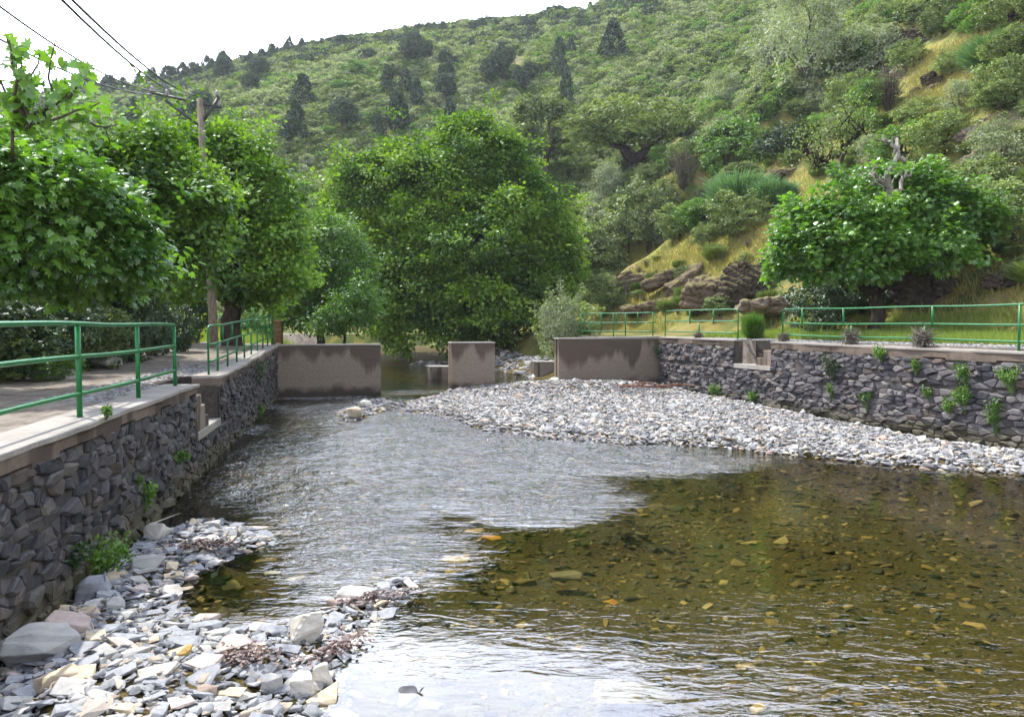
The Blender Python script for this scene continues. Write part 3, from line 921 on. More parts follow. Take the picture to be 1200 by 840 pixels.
def railing(name, label, base, ends, post_at, hts, pr=.024, rr=.022, off=.2, round_ends=(True, True), top_prof=None, hi_posts=None, group='green tubular railings along the walls'):
    """base(y, off, z) wall line; ends (ya, yb); posts at given y"""
    ya, yb = ends
    root = empty(name, base(ya, off, 0)); root.location.z = zf_of(base)(ya); tag(root, label, 'railing', group)
    o = tuple(root.location)
    zf = zf_of(base)
    def part(mbx, nm):
        ob = link(nm, mbx.mesh(nm, M['green'], True, o)); ob.parent = root
    n = max(6, int(abs(yb - ya) / .5))
    for li, h in enumerate(hts):
        ys = np.linspace(ya, yb, n)
        dz = (lambda y: 0.0) if (top_prof is None) else (lambda y: top_prof(y, li))
        P = [base(y, off, float(zf(y)) + h + dz(y)) for y in ys]
        if li == 0:
            s = 1 if yb > ya else -1
            if round_ends[0]: P = [base(ya, off, float(zf(ya)) + h * .0 - .02), base(ya, off, float(zf(ya)) + h - .14 + dz(ya)), base(ya + s * .03, off, float(zf(ya)) + h - .05 + dz(ya)), base(ya + s * .1, off, float(zf(ya)) + h - .008 + dz(ya))] + [p for p in P[1:]]
            if round_ends[1]: P = P[:-1] + [base(yb - s * .1, off, float(zf(yb)) + h - .008 + dz(yb)), base(yb - s * .03, off, float(zf(yb)) + h - .05 + dz(yb)), base(yb, off, float(zf(yb)) + h - .14 + dz(yb)), base(yb, off, float(zf(yb)) - .02)]
        mb = MB(); tube(mb, P, rr, 8); part(mb, 'rail')
    for y, lo, hi in post_at:
        mb = MB(); lean = rnd.uniform(-.01, .01)
        tube(mb, [base(y, off, float(zf(y)) + lo - (.02 if lo == 0 else 0)), base(y + lean, off + lean, float(zf(y)) + hi)], pr, 8); part(mb, 'post')
    return root

def zf_of(b): return ZL if b is lw else ZR
wob = lambda y, li: (.008 * math.sin(y * 1.7 + 1) if li == 0 else .01 * math.sin(y * 1.1))
railing('railing', 'near green tubular railing with three rails on the left coping', lw, (.5, 12.55),
        [(1.6, 0, .97), (3.4, 0, .97), (5.2, 0, .97), (8.25, 0, .97), (10.45, 0, .97), (12.55, 0, .97)], (.99, .64, .24), .03, .026, .24, (False, False), wob)
ps = []
yy = [15.35, 16.35, 17.6, 18.9, 20.2, 21.5, 22.8, 24.1, 25.4, 26.6]
for i, y in enumerate(yy[1:]): ps.append((y, 0, .62) if i % 2 == 0 else (y, 0, .62))
for y in (17.0, 18.3, 19.6, 20.9, 22.2, 23.5, 24.8, 26.0): ps.append((y, .6, .95))
railing('railing', 'farther green railing of short staggered posts on the left wall beyond the steps', lw, (15.35, 26.9),
        ps, (.97, .60, .26), .024, .022, .24, (True, True), wob)
railing('railing', 'long green railing on the right wall nearest the camera, right of the stepped recess', rw, (6.2, 23.35),
        [(22.0, 0, .56)] * 0 + [(16.0, 0, .97), (10.5, 0, .97), (13.0, .5, .97), (18.1, .5, .97), (20.9, .5, .97), (18.3, 0, .5), (20.6, 0, .5), (8.3, .5, .97), (22.5, .5, .97)][:],
        (.97, .55, .20), .028, .022, .28, (False, True), wob)
railing('railing', 'green railing on the right wall between the stepped recess and the dam', rw, (25.5, 30.15),
        [(28.4, .5, .97), (26.9, .5, .97), (27.8, 0, .5)], (1.0, .60, .20), .028, .022, .24, (True, True), None)
# rail that runs on behind the dam's right wing, on a low kerb
def back_rail():
    a = at_y(681, 392, 34.5); b = at_y(768, 392, 31.2)
    root = empty('railing', (a[0], a[1], 2.2)); tag(root, 'farthest green railing, on the low kerb behind the right dam wall', 'railing', 'green tubular railings along the walls')
    P = lambda t, z: (a[0] + (b[0] - a[0]) * t - a[0], a[1] + (b[1] - a[1]) * t - a[1], z)
    for z in (.95, .55, .18):
        mb = MB(); tube(mb, sag(P(0, z), P(1, z), .01), .022, 8); mb.build('rail', M['green'], root, True)
    for t, lo, hi in ((0, -.1, .95), (.14, .18, .55), (.29, .18, .95), (.46, -.05, .95), (.5, .5, .95), (.62, 0, .95), (.78, .5, .95), (.97, -.1, .95)):
        mb = MB(); tube(mb, [P(t, lo), P(t, hi)], .024, 8); mb.build('post', M['green'], root, True)
    a2 = at_y(678, 400, 34.6)[:2]; b2 = at_y(766, 400, 31.9)[:2]
    mb = MB(); d = (b2 - a2) / np.linalg.norm(b2 - a2); n_ = np.array([-d[1], d[0]])
    prism(mb, [a2 - n_ * .2, b2 - n_ * .2, b2 + n_ * .2, a2 + n_ * .2], 1.2, 2.16, .5, .02)
    ob = mb.build('kerb_wall', M['concrete'], None, False, (a2[0], a2[1], 1.2)); tag(ob, 'low concrete kerb wall under the farthest green railing', 'kerb wall')
back_rail()
def wood_rail():
    root = empty('wooden_fence', lw(28.2, .5, 1.95)); tag(root, 'brown wooden rail fence continuing past the green railing on the left bank', 'fence')
    o = tuple(root.location)
    pts = [np.array(lw(y, .35 + (y - 28) * .05, 1.95)) for y in (28.0, 29.4, 30.8, 32.2, 33.6, 35.0)]
    for p in pts:
        mb = MB(); tube(mb, [p + [0, 0, -.4], p + [0, 0, .92]], .05, 8); ob = link('post', mb.mesh('post', M['fence_wood'], True, o)); ob.parent = root
    for z in (.82, .45):
        mb = MB(); tube(mb, [p + [0, 0, z] for p in pts], .035, 8); ob = link('rail', mb.mesh('rail', M['fence_wood'], True, o)); ob.parent = root
wood_rail()

# ------------------------------------------------------------------ utility pole and lines
def pole():
    base = at_y(252, 409, 25.0); top = at_y(234, 116, 25.0)
    base[2] = 1.8
    root = empty('utility_pole', base); tag(root, 'weathered wooden utility pole standing among the left bank trees', 'utility pole')
    t = top - base
    mb = MB(); tube(mb, [(0, 0, -.6), t * .25, t * .5, t * .75, t], [.14, .135, .125, .11, .10], 12); mb.build('pole_shaft', M['pole_wood'], root, True)
    mb = MB()
    for a, b in (((-.95, -.35, -.15), (.1, 0, -.95)), ((.05, .05, -.75), (.55, .2, .12))):
        tube(mb, [t + np.array(a), t + np.array(b)], .05, 6)
    mb.build('cross_arm', M['metal'], root, True)
    mb = MB(); tube(mb, [t + np.array((-1.35, -.5, .05)), t + np.array((.62, .23, -.22))], .045, 6); mb.build('cross_arm', M['metal'], root, True)
    for q in ((-1.3, -.48, .06), (-.9, -.33, .0), (.55, .2, -.2), (.5, .18, .12)):
        mb = MB(); tube(mb, [t + np.array(q), t + np.array(q) + (0, 0, .08), t + np.array(q) + (0, 0, .2)], [.05, .07, .035], 8); mb.build('insulator', M['ceramic'], root, True)
    mb = MB(); tube(mb, [t * .93 + np.array((.12, -.1, 0)), t * .60 + np.array((.17, -.12, 0))], .02, 5); mb.build('down_cable', M['cable'], root, True)
    P = base + t
    W = [('power line from the pole rising most steeply, left one of the close pair', P + [-.5, -.2, .1], at_y(78, -6, 9), .25),
         ('power line from the pole rising steeply, right one of the close pair', P + [-.15, -.1, .1], at_y(90, -6, 9), .25),
         ('thin power line crossing the sky to the upper left corner', P + [-1.1, -.4, .1], at_y(0, -4, 12), .35),
         ('lowest power line, passing behind the top of the near fig tree', P + [-1.3, -.48, .0], at_y(-20, 25, 12), .3)]
    for lab, a, b, s in W:
        b = a + (b - a) * 1.15
        mb = MB(); tube(mb, sag(a, b, s, 24), .019, 5); ob = mb.build('power_line', M['cable'], None, True, tuple(a)); tag(ob, lab, 'power line')
pole()
print('TIME', _time.time() - _T0, '02')

def haze():
    mb = MB(); prism(mb, [(-470, -8), (470, -8), (470, 432), (-470, 432)], -2.2, 290.0)
    m, nt, out = newmat('valley_haze')
    v = N(nt, 'VolumePrincipled'); v.inputs['Color'].default_value = (.86, .92, 1.0, 1); v.inputs['Density'].default_value = .00024; v.inputs['Anisotropy'].default_value = .2
    nt.links.new(v.outputs[0], out.inputs['Volume'])
    o = mb.build('haze', m); tag(o, kind='stuff')
haze()
SC.cycles.volume_bounces = 0
# ------------------------------------------------------------------ foliage
def unit(n, r=None):
    g = (r or rng).normal(size=(n, 3)); return g / np.linalg.norm(g, axis=1)[:, None]

LEAF = {
    'quad': (np.array([[0, 0, 0], [.32, .42, .06], [0, 1, 0], [-.32, .42, .06]]), np.array([[0, 1, 2, 3]])),
    'broad': (np.array([[0, 0, 0], [.36, .25, .05], [.40, .6, .05], [0, 1, -.05], [-.40, .6, .05], [-.36, .25, .05]]), np.array([[0, 1, 2, 3, 4, 5]])),
    'fig': (np.array([[0, 0, 0], [.30, .02, .02], [.50, .30, -.06], [.27, .42, .06], [.42, .80, -.06], [.14, .66, .05], [0, 1.05, -.10], [-.14, .66, .05], [-.42, .80, -.06], [-.27, .42, .06], [-.50, .30, -.06], [-.30, .02, .02]]),
            np.array([list(range(12))])),
    'clump': (np.array([[0, 0, 0], [.42, .2, .1], [.28, .7, 0], [0, 1, .1], [-.36, .62, 0], [-.4, .2, .08]]), np.array([[0, 1, 2, 3, 4, 5]])),
    'blade': (np.array([[-.03, 0, 0], [.03, 0, 0], [.0, 1, .15]]), np.array([[0, 1, 2]])),
    'thin': (np.array([[-.028, 0, 0], [.028, 0, 0], [.018, 1, .0], [-.018, 1, 0]]), np.array([[0, 1, 2, 3]])),
    'needle': (np.array([[-.05, 0, 0], [.05, 0, 0], [.03, 1, .0], [-.03, 1, 0]]), np.array([[0, 1, 2, 3]])),
}

def put_leaves(mb, P, D, Nn, size, c, kind='quad'):
    """P base point, D growing direction, Nn approximate normal"""
    T, Fc = LEAF[kind]
    D = D / (np.linalg.norm(D, axis=1)[:, None] + 1e-9)
    X = np.cross(D, Nn); X /= np.linalg.norm(X, axis=1)[:, None] + 1e-9
    Z = np.cross(X, D)
    s = np.asarray(size); s = np.full(len(P), float(s)) if s.ndim == 0 else s
    V = P[:, None, :] + s[:, None, None] * (T[None, :, 0:1] * X[:, None, :] + T[None, :, 1:2] * D[:, None, :] + T[None, :, 2:3] * Z[:, None, :])
    k = len(T)
    Fi = (Fc[None] + (np.arange(len(P)) * k)[:, None, None]).reshape(-1, Fc.shape[1])
    mb.add(V.reshape(-1, 3), Fi, np.repeat(np.clip(c, 0, 1), k))

def clumps(blobs, n, r, shell=.78, lump=.22, seed=0, cut=.62):
    """clump centres near the surface of a union of ellipsoids"""
    B = np.array([b[:6] for b in blobs], float)
    area = (B[:, 3] * B[:, 4] + B[:, 4] * B[:, 5] + B[:, 3] * B[:, 5]); p = area / area.sum()
    out = []; owner = []
    need = n
    while need > 0:
        k = r.choice(len(B), size=need * 3, p=p)
        d = unit(need * 3, r)
        rad = (shell + (1.04 - shell) * r.random(need * 3) ** .7)
        rad *= 1 + lump * fbm(d[:, 0] * 2.2 + k * 3.1, d[:, 1] * 2.2, d[:, 2] * 2.2, oct=3, seed=seed) * 1.6
        P = B[k, :3] + d * rad[:, None] * B[k, 3:6]
        ok = np.ones(len(P), bool)
        for j in range(len(B)):
            q = np.linalg.norm((P - B[j, :3]) / B[j, 3:6], axis=1)
            ok &= ~((q < cut) & (k != j))
        P = P[ok]; d = d[ok]; k = k[ok]
        out.append(P[:need]); owner.append(np.stack([d[:need, 0], d[:need, 1], d[:need, 2], k[:need]], 1)); need -= len(P[:need])
    return np.concatenate(out), np.concatenate(owner)

def crown_mesh(mb, blobs, n_cl, per, cr, leaf, kind='quad', seed=1, up=.5, droop=.25, flat=.6, shell=.78, lump=.22, inner=.15, size_var=.35, spray=0.0):
    r = np.random.default_rng(seed)
    C, O = clumps(blobs, n_cl, r, shell, lump, seed)
    # leafy sprays that stand out of the crown and break its outline
    if spray:
        k = r.integers(0, len(C), int(n_cl * spray)); ex = np.exp(r.normal(math.log(.75), .5, len(k)))
        C = np.concatenate([C, C[k] + (O[k, :3] * .8 + unit(len(k), r) * .5 + [0, 0, .3]) * (cr * ex)[:, None]]); O = np.concatenate([O, O[k]])
    ni = int(n_cl * inner)
    if ni:
        B = np.array([b[:6] for b in blobs], float); k = r.integers(0, len(B), ni)
        Ci = B[k, :3] + unit(ni, r) * (r.random(ni) ** .5 * .75)[:, None] * B[k, 3:6]
        C2 = np.concatenate([C, Ci]); O2 = np.concatenate([O, np.concatenate([unit(ni, r), k[:, None]], 1)])
    else: C2, O2 = C, O
    cc = np.clip(.45 + .24 * r.normal(size=len(C2)) + .5 * fbm(C2[:, 0] / (cr * 5), C2[:, 1] / (cr * 5), C2[:, 2] / (cr * 5), seed=seed + 9), 0, 1)
    sz = cr * (1 + .5 * (r.random(len(C2)) - .5))
    rep = np.repeat(np.arange(len(C2)), per)
    m = len(rep)
    u = unit(m, r) * (r.random(m) ** .45)[:, None]
    u[:, 2] *= flat
    out = O2[rep, :3]
    P = C2[rep] + u * sz[rep][:, None]
    Nn = unit(m, r) * .55 + out * .45 + np.array([0, 0, up])
    D = u + out * .35 + unit(m, r) * .5; D[:, 2] -= droop
    c = cc[rep] + r.normal(size=m) * .13
    put_leaves(mb, P, D, Nn, leaf * (1 + size_var * (r.random(m) * 2 - 1)), c, kind)
    return C

def limbs(mb, base, targets, r0, seed=0, trunk_h=None, fork=None, wob=.12, twigs=True, n_main=6):
    """tapered trunk, forking limbs, twigs to the leaf clumps"""
    r = np.random.default_rng(seed); base = np.array(base, float); T = np.asarray(targets, float)
    cen = T.mean(0)
    if fork is None:
        fork = base + (cen - base) * np.array([.35, .35, .45])
    fork = np.array(fork, float)
    L = np.linalg.norm(fork - base)
    t = np.linspace(0, 1, 6)[:, None]
    P = base * (1 - t) + fork * t + r.normal(size=(6, 3)) * L * .03 * np.sin(t * pi)
    P[0] -= [0, 0, .3]
    tube(mb, P, np.linspace(r0 * 1.25, r0 * .8, 6), 9)
    idx = r.permutation(len(T))[:max(n_main, 1)]
    mains = []
    for i in idx:
        E = fork + (T[i] - fork) * .82
        L = np.linalg.norm(E - fork); t = np.linspace(0, 1, 7)[:, None]
        Q = fork * (1 - t) + E * t + r.normal(size=(7, 3)) * L * wob * .5 * np.sin(t * pi) + np.array([0, 0, 1]) * L * .08 * np.sin(t * pi)
        tube(mb, Q, np.linspace(r0 * .62, r0 * .14, 7), 7); mains.append(Q)
    if twigs:
        A = np.concatenate(mains)
        rr = np.tile(np.linspace(r0 * .5, r0 * .14, 7), len(mains))
        for q in T[idx.size:] if len(T) > idx.size else T:
            d = np.linalg.norm(A - q, axis=1); j = d.argmin(); E = q
            if d[j] < .1: continue
            t = np.linspace(0, 1, 4)[:, None]
            Q = A[j] * (1 - t) + E * t + r.normal(size=(4, 3)) * d[j] * .07 * np.sin(t * pi)
            tube(mb, Q, np.linspace(min(rr[j] * .6, r0 * .22), r0 * .045, 4), 5)

def tree(name, label, cat, base, blobs, leafmat, barkmat, n_cl, per, cr, leaf, kind='quad', r0=.2, seed=1, group=None, n_twig=60, fork=None, n_main=6, extra=None, **kw):
    base = np.array(base, float)
    root = empty(name, base); tag(root, label, cat, group)
    mb = MB()
    bl = [(b[0] - base[0], b[1] - base[1], b[2] - base[2], *b[3:]) for b in blobs]
    C = crown_mesh(mb, bl, n_cl, per, cr, leaf, kind, seed, **kw)
    mt = MB(); r = np.random.default_rng(seed + 5)
    sel = C[r.permutation(len(C))[:n_twig]]
    fk = None if fork is None else np.array(fork) - base
    limbs(mt, (0, 0, 0), sel, r0, seed, fork=fk, n_main=n_main)
    if extra: extra(mb, mt, base)
    mb.build('crown', leafmat, root); mt.build('trunk', barkmat, root, True)
    return root

def blob(px, py, Y, rpx, rpy, ry=None):
    c = at_y(px, py, Y); k = Y / F
    return (c[0], Y, c[2], rpx * k, ry if ry else rpx * k * .9, rpy * k)

# --- left bank: big-leaved fig near the camera
def shoots(mb, mt, base):
    r = np.random.default_rng(91)
    # long leafy shoots standing out of the crown, top left
    for (x0, y0), (x1, y1), Y in (((60, 165), (22, 62), 10.2), ((62, 170), (48, 58), 10.6), ((70, 180), (86, 102), 10.4), ((40, 190), (5, 40), 10.0), ((90, 200), (118, 122), 11),
                                  ((62, 150), (66, 52), 10.5), ((30, 160), (-20, 60), 10.3), ((110, 190), (138, 150), 11.2), ((20, 130), (12, 45), 9.8), ((75, 170), (100, 88), 10.1), ((30, 150), (35, 85), 10.4)):
        a = at_y(x0, y0, Y) - base; VV = np.concatenate(mt.V); a = VV[np.linalg.norm(VV - a, axis=1).argmin()]; b = at_y(x1, y1, Y - .2) - base
        t = np.linspace(0, 1, 6)[:, None]; P = a * (1 - t) + b * t + r.normal(size=(6, 3)) * .04
        tube(mt, P, np.linspace(.028, .008, 6), 5)
        n = 19; k = r.random(n) ** .8; Q = np.stack([np.interp(k, t[:, 0], P[:, i]) for i in range(3)], 1) + unit(n, r) * .12
        put_leaves(mb, Q, unit(n, r) + [0, 0, -.1], unit(n, r) * .7 + [0, 0, .7], .15 * (1 + .35 * r.random(n)), .55 + .25 * r.random(n), 'fig')
fb = at_y(35, 420, 12.4); fb[2] = 2.2; fb[0] -= 1.2
tree('fig_tree', 'big-leaved fig tree nearest the camera on the left bank, overhanging the path', 'tree', fb,
     [blob(35, 262, 12.2, 108, 72), blob(118, 275, 12.6, 50, 52), blob(-40, 260, 11.6, 85, 80), blob(48, 218, 11.6, 46, 34), blob(88, 225, 11.8, 36, 26), blob(-10, 205, 11, 46, 36), blob(150, 292, 12.8, 30, 30), blob(70, 310, 12.6, 80, 36)],
     M['leaf_fig'], M['bark'], 560, 28, .36, .135, 'fig', .16, 3, n_twig=110, extra=shoots, up=.75, shell=.62, inner=.35, lump=.45, spray=.15)

tree('mulberry_tree', 'dense bright green tree just left of the utility pole', 'tree', (at_y(178, 400, 19.5)[0] - .6, 19.5, 1.9),
     [blob(165, 245, 19.5, 62, 66), blob(128, 215, 19.2, 44, 36), blob(188, 190, 19.8, 28, 26), blob(222, 268, 19.6, 34, 42), blob(238, 238, 19.8, 22, 38), blob(120, 290, 19, 70, 60), blob(50, 240, 19, 80, 60), blob(160, 195, 20, 30, 24)],
     M['leaf_mulberry'], M['bark_dark'], 1000, 42, .5, .115, 'broad', .26, 5, n_twig=90, shell=.68, lump=.5, inner=.25, spray=.35)
tree('mulberry_tree', 'dense bright green tree just right of the utility pole', 'tree', (at_y(290, 400, 26.5)[0] - .5, 26.5, 1.9),
     [blob(262, 215, 27.5, 58, 56), blob(305, 240, 26.9, 36, 48), blob(285, 300, 26.8, 62, 56), blob(215, 180, 28, 36, 28), blob(205, 260, 28, 50, 80), blob(328, 285, 26, 22, 46), blob(255, 172, 27.5, 26, 20), blob(285, 190, 27.5, 24, 22)],
     M['leaf_mulberry'], M['bark_dark'], 1000, 46, .55, .135, 'broad', .3, 8, n_twig=90, shell=.68, lump=.5, inner=.25, spray=.35)
tree('willow_tree', 'light green loose-crowned tree between the left trees and the huge alder', 'tree', (at_y(375, 400, 35)[0], 35, 1.6),
     [blob(385, 300, 35, 48, 50), blob(362, 335, 35, 32, 45), blob(405, 340, 34.6, 36, 48), blob(375, 275, 35.5, 30, 25), blob(345, 360, 34.5, 26, 28)],
     M['leaf_willow'], M['bark_dark'], 620, 26, .5, .15, 'quad', .16, 12, n_twig=60, shell=.6, lump=.3, inner=.25)
tree('willow_tree', 'slim light green tree leaning over the end of the left dam wall', 'tree', (at_y(400, 400, 31)[0], 31.5, 1.4),
     [blob(402, 365, 31.2, 24, 26), blob(425, 350, 31.6, 18, 34), blob(380, 378, 31, 22, 16)],
     M['leaf_willow'], M['bark_dark'], 150, 22, .36, .13, 'quad', .07, 14, n_twig=40, shell=.5, inner=.2)

# --- the huge alder over the water
A_ = 48.0
tree('alder_tree', 'huge dark green spreading tree in the centre, overhanging the water behind the dam', 'tree', (at_y(552, 420, 50)[0], 50, .9),
     [blob(548, 202, 50, 50, 54), blob(498, 220, 49, 60, 50), blob(598, 240, 50, 52, 56), blob(436, 232, 49, 38, 50), blob(630, 285, 49, 34, 56), blob(545, 290, 47.5, 78, 64), blob(470, 200, 49.5, 34, 30), blob(585, 180, 50.5, 26, 30),
      blob(445, 310, 48, 42, 62), blob(480, 350, 46.5, 52, 56), blob(560, 352, 46, 66, 46), blob(620, 345, 47.5, 44, 52), blob(555, 156, 50.5, 30, 24), blob(415, 225, 49.5, 26, 45), blob(660, 300, 49.5, 22, 40)],
     M['leaf_alder'], M['bark_dark'], 2300, 52, .8, .185, 'broad', .5, 17, n_twig=120, n_main=10, shell=.70, lump=.5, inner=.10, flat=.5, spray=.14)

# --- right bank: fig with bare dead limbs
gz = float(ground_z(12.0, 25.2))
def dead(mb, mt, base): pass
fig2 = tree('fig_tree', 'broad low fig tree on the right bank with dense glossy leaves and dark hollow below', 'tree', (12.1, 25.4, gz),
     [blob(980, 270, 24.6, 52, 42), blob(1068, 240, 25.2, 52, 38), blob(932, 298, 24.2, 34, 32), blob(1112, 258, 25.2, 38, 38), blob(1040, 225, 25.6, 40, 28), blob(1015, 292, 24, 46, 36), blob(1080, 285, 24.4, 48, 30), blob(948, 262, 24.8, 32, 26), blob(1140, 262, 25.4, 24, 26)],
     M['leaf_fig'], M['bark_dark'], 900, 30, .40, .155, 'fig', .22, 23, n_twig=100, n_main=9, up=.8, shell=.72, lump=.5, spray=.3, inner=.2, fork=(12.0, 25.4, gz + 1.3), flat=.5)
def branchy(name, label, pts, Y, mat, r0, twig=14, seed=1, kind_cat='dead tree', foliage=None, tl=1.0, tips=False):
    root = empty(name, (*at_y(pts[0][0][0], pts[0][0][1], Y)[:2], 0)); 
    root.location.z = at_y(pts[0][0][0], pts[0][0][1], Y)[2]
    tag(root, label, kind_cat)
    o = np.array(root.location); r = np.random.default_rng(seed); mb = MB(); fol = MB()
    for k, line in enumerate(pts):
        P = np.array([at_y(a, b, Y + .4 * math.sin(i * 1.3 + k)) for i, (a, b) in enumerate(line)]) - o
        if k:
            VV = np.concatenate(mb.V); P[0] = VV[np.linalg.norm(VV - P[0], axis=1).argmin()]
        n = len(P) * 4; t = np.linspace(0, len(P) - 1, n)
        Q = np.stack([np.interp(t, np.arange(len(P)), P[:, i]) for i in range(3)], 1) + r.normal(size=(n, 3)) * r0 * .22
        a, b = (r0, r0 * .3) if k == 0 else (r0 * .55, r0 * .12)
        tube(mb, Q, np.linspace(a, b, n), 7)
        for j in range(twig):
            s = Q[r.integers(n // 3, n)]; L = tl * r.uniform(.35, .9)
            d = unit(1, r)[0] + [0, 0, .35]; m = s + d * L * .5 + r.normal(size=3) * .08; e = s + d * L + r.normal(size=3) * .15
            tube(mb, [s, m, e], [r0 * .2, r0 * .12, r0 * .05], 5)
            for q in range(2):
                e2 = m + (unit(1, r)[0] + d) * L * .3; tube(mb, [m, e2], [r0 * .09, r0 * .04], 4)
            if foliage:
                n_ = foliage[1]; Pq = e + unit(n_, r) * (r.random(n_) ** .5)[:, None] * foliage[2]
                put_leaves(fol, Pq, unit(n_, r), unit(n_, r) + [0, 0, .6], foliage[3], r.random(n_) * .8, 'quad')
    mb.build('trunk', mat, root, True)
    if foliage: fol.build('crown', foliage[0], root)
    return root
branchy('dead_tree', 'twisted bare bleached trunk rising through the top of the right fig tree',
        [[(1038, 300), (1040, 280), (1043, 240), (1040, 205), (1050, 185), (1054, 162)], [(1043, 235), (1062, 205), (1066, 190)], [(1041, 230), (1028, 208), (1018, 202)], [(1052, 190), (1046, 168), (1036, 164)]], 23.6, M['bark_dead'], .15, 5, 4, tl=.5)
branchy('oak_tree', 'leaning sparse oak with dark twisted limbs behind the right fig tree',
        [[(1000, 240), (986, 212), (975, 196), (955, 184), (940, 176)], [(980, 205), (988, 178), (985, 150), (1000, 128)], [(985, 170), (1000, 162), (1012, 152)], [(968, 192), (950, 196)]], 27.2, M['bark_dark'], .17, 9, 6, 'tree',
        (M['leaf_oak'], 40, .45, .11), tl=1.0)
print('TIME', _time.time() - _T0, '03')
# ------------------------------------------------------------------ hillside trees and shrubs
def proto_bush(kind, seed):
    """unit bush (about 1 m across, base at 0) as crown mesh (+ stem mesh)"""
    mb = MB(); mt = MB(); r = np.random.default_rng(seed)
    if kind == 'round':      # dense rounded evergreen
        bl = [(0, 0, .42, .46, .46, .42)] + [(r.uniform(-.28, .28), r.uniform(-.28, .28), r.uniform(.3, .62), .26, .26, .24) for _ in range(5)]
        C = crown_mesh(mb, bl, 230, 26, .075, .034, 'clump', seed, shell=.82, lump=.35, inner=.08)
        limbs(mt, (0, 0, 0), C[:14], .035, seed, n_main=4)
    elif kind == 'tree':     # round-headed oak on a trunk
        bl = [(0, 0, .68, .42, .42, .26)] + [(r.uniform(-.32, .32), r.uniform(-.32, .32), r.uniform(.55, .8), .22, .22, .17) for _ in range(6)]
        C = crown_mesh(mb, bl, 260, 24, .07, .032, 'clump', seed, shell=.72, lump=.35, inner=.1, flat=.45)
        limbs(mt, (0, 0, 0), C[:34], .04, seed, n_main=6, fork=(0.03, 0, .34))
    elif kind == 'loose':    # airy grey-green
        bl = [(0, 0, .5, .4, .4, .46)] + [(r.uniform(-.3, .3), r.uniform(-.3, .3), r.uniform(.35, .85), .2, .2, .2) for _ in range(5)]
        C = crown_mesh(mb, bl, 200, 26, .085, .028, 'quad', seed, shell=.45, lump=.45, inner=.3)
        limbs(mt, (0, 0, 0), C[:44], .03, seed, n_main=6, fork=(0, 0, .15))
    elif kind == 'broom':    # upright spiky stems
        n = 8000; a = r.random(n) * 2 * pi; q = r.random(n) ** .5
        P = np.stack([np.cos(a) * q * .22, np.sin(a) * q * .22, r.random(n) * .42], 1)
        D = np.stack([np.cos(a) * q * .95, np.sin(a) * q * .95, np.full(n, .75)], 1) + unit(n, r) * .35
        P = P + D * .25 * r.random(n)[:, None]
        put_leaves(mb, P, D, unit(n, r), .18 * (1 + .6 * r.random(n)), np.clip(.4 + .3 * r.normal(size=n), 0, 1), 'thin')
        limbs(mt, (0, 0, 0), P[:10], .02, seed, n_main=4)
    elif kind == 'pine':     # conical / irregular pine seen from afar, 1 m tall
        n = 90
        for i in range(n):
            h = .2 + .8 * (i / n); rad = .30 * (1 - ((h - .2) / .8)) ** .7 * r.uniform(.55, 1.1) + .02; a = r.random() * 2 * pi
            c = np.array([math.cos(a) * rad, math.sin(a) * rad, h]); m = 14
            P = c + unit(m, r) * .05; put_leaves(mb, P, unit(m, r) + [0, 0, .3], unit(m, r), .055, np.clip(.4 + .2 * r.normal() + .1 * r.normal(size=m), 0, 1), 'clump')
        tube(mt, [(0, 0, -.05), (.01, 0, .5), (0, 0, .97)], [.022, .015, .006], 6)
    elif kind == 'umbrella':
        bl = [(0, 0, .72, .5, .45, .17), (.25, .1, .62, .3, .3, .16), (-.28, -.1, .66, .28, .3, .16), (.05, .2, .8, .3, .3, .14), (-.4, 0, .5, .16, .2, .14)]
        C = crown_mesh(mb, bl, 300, 26, .065, .028, 'clump', seed, shell=.8, lump=.3, inner=.03, flat=.4)
        limbs(mt, (-.05, 0, 0), C[:50], .045, seed, n_main=9, fork=(0, 0, .25))
    elif kind == 'twig':     # leafless grey scrub
        for i in range(60):
            a = r.random() * 2 * pi; q = r.random(); e = np.array([math.cos(a) * q * .45, math.sin(a) * q * .45, .5 + .45 * r.random()])
            m = e * [.35, .35, .5] + r.normal(size=3) * .03
            tube(mt, [(0, 0, 0), m, e], [.014, .008, .003], 4)
            for _ in range(5):
                k = r.random(); s = m * (1 - k) + e * k; tube(mt, [s, s + (unit(1, r)[0] + [0, 0, .6]) * .12], [.005, .002], 4)
        n = 500; P = np.stack([r.normal(size=n) * .2, r.normal(size=n) * .2, .3 + .6 * r.random(n)], 1)
        put_leaves(mb, P, unit(n, r) + [0, 0, .5], unit(n, r), .05, r.random(n), 'needle')
    return mb, mt

MATS = {'round': ('leaf_oak', 'bark_dark'), 'tree': ('leaf_oak', 'bark'), 'loose': ('leaf_grey', 'bark'), 'broom': ('leaf_broom', 'bark_dark'), 'pine': ('leaf_pine', 'bark_dark'),
        'umbrella': ('leaf_oak', 'bark_dark'), 'twig': ('leaf_twig', 'bark')}
PM = {}
def pmesh(kind, var, leaf=None):
    key = (kind, var, leaf)
    if key not in PM:
        if (kind, var) not in PM:
            mb, mt = proto_bush(kind, 100 + var * 13 + hash_s(kind)); PM[(kind, var)] = (mb, mt)
        mb, mt = PM[(kind, var)]
        l, b = MATS[kind]
        PM[key] = (mb.mesh('crown', M[leaf or l]), mt.mesh('trunk', M[b], True))
    return PM[key]
def hash_s(s): return sum(ord(c) * (i + 1) for i, c in enumerate(s)) % 97

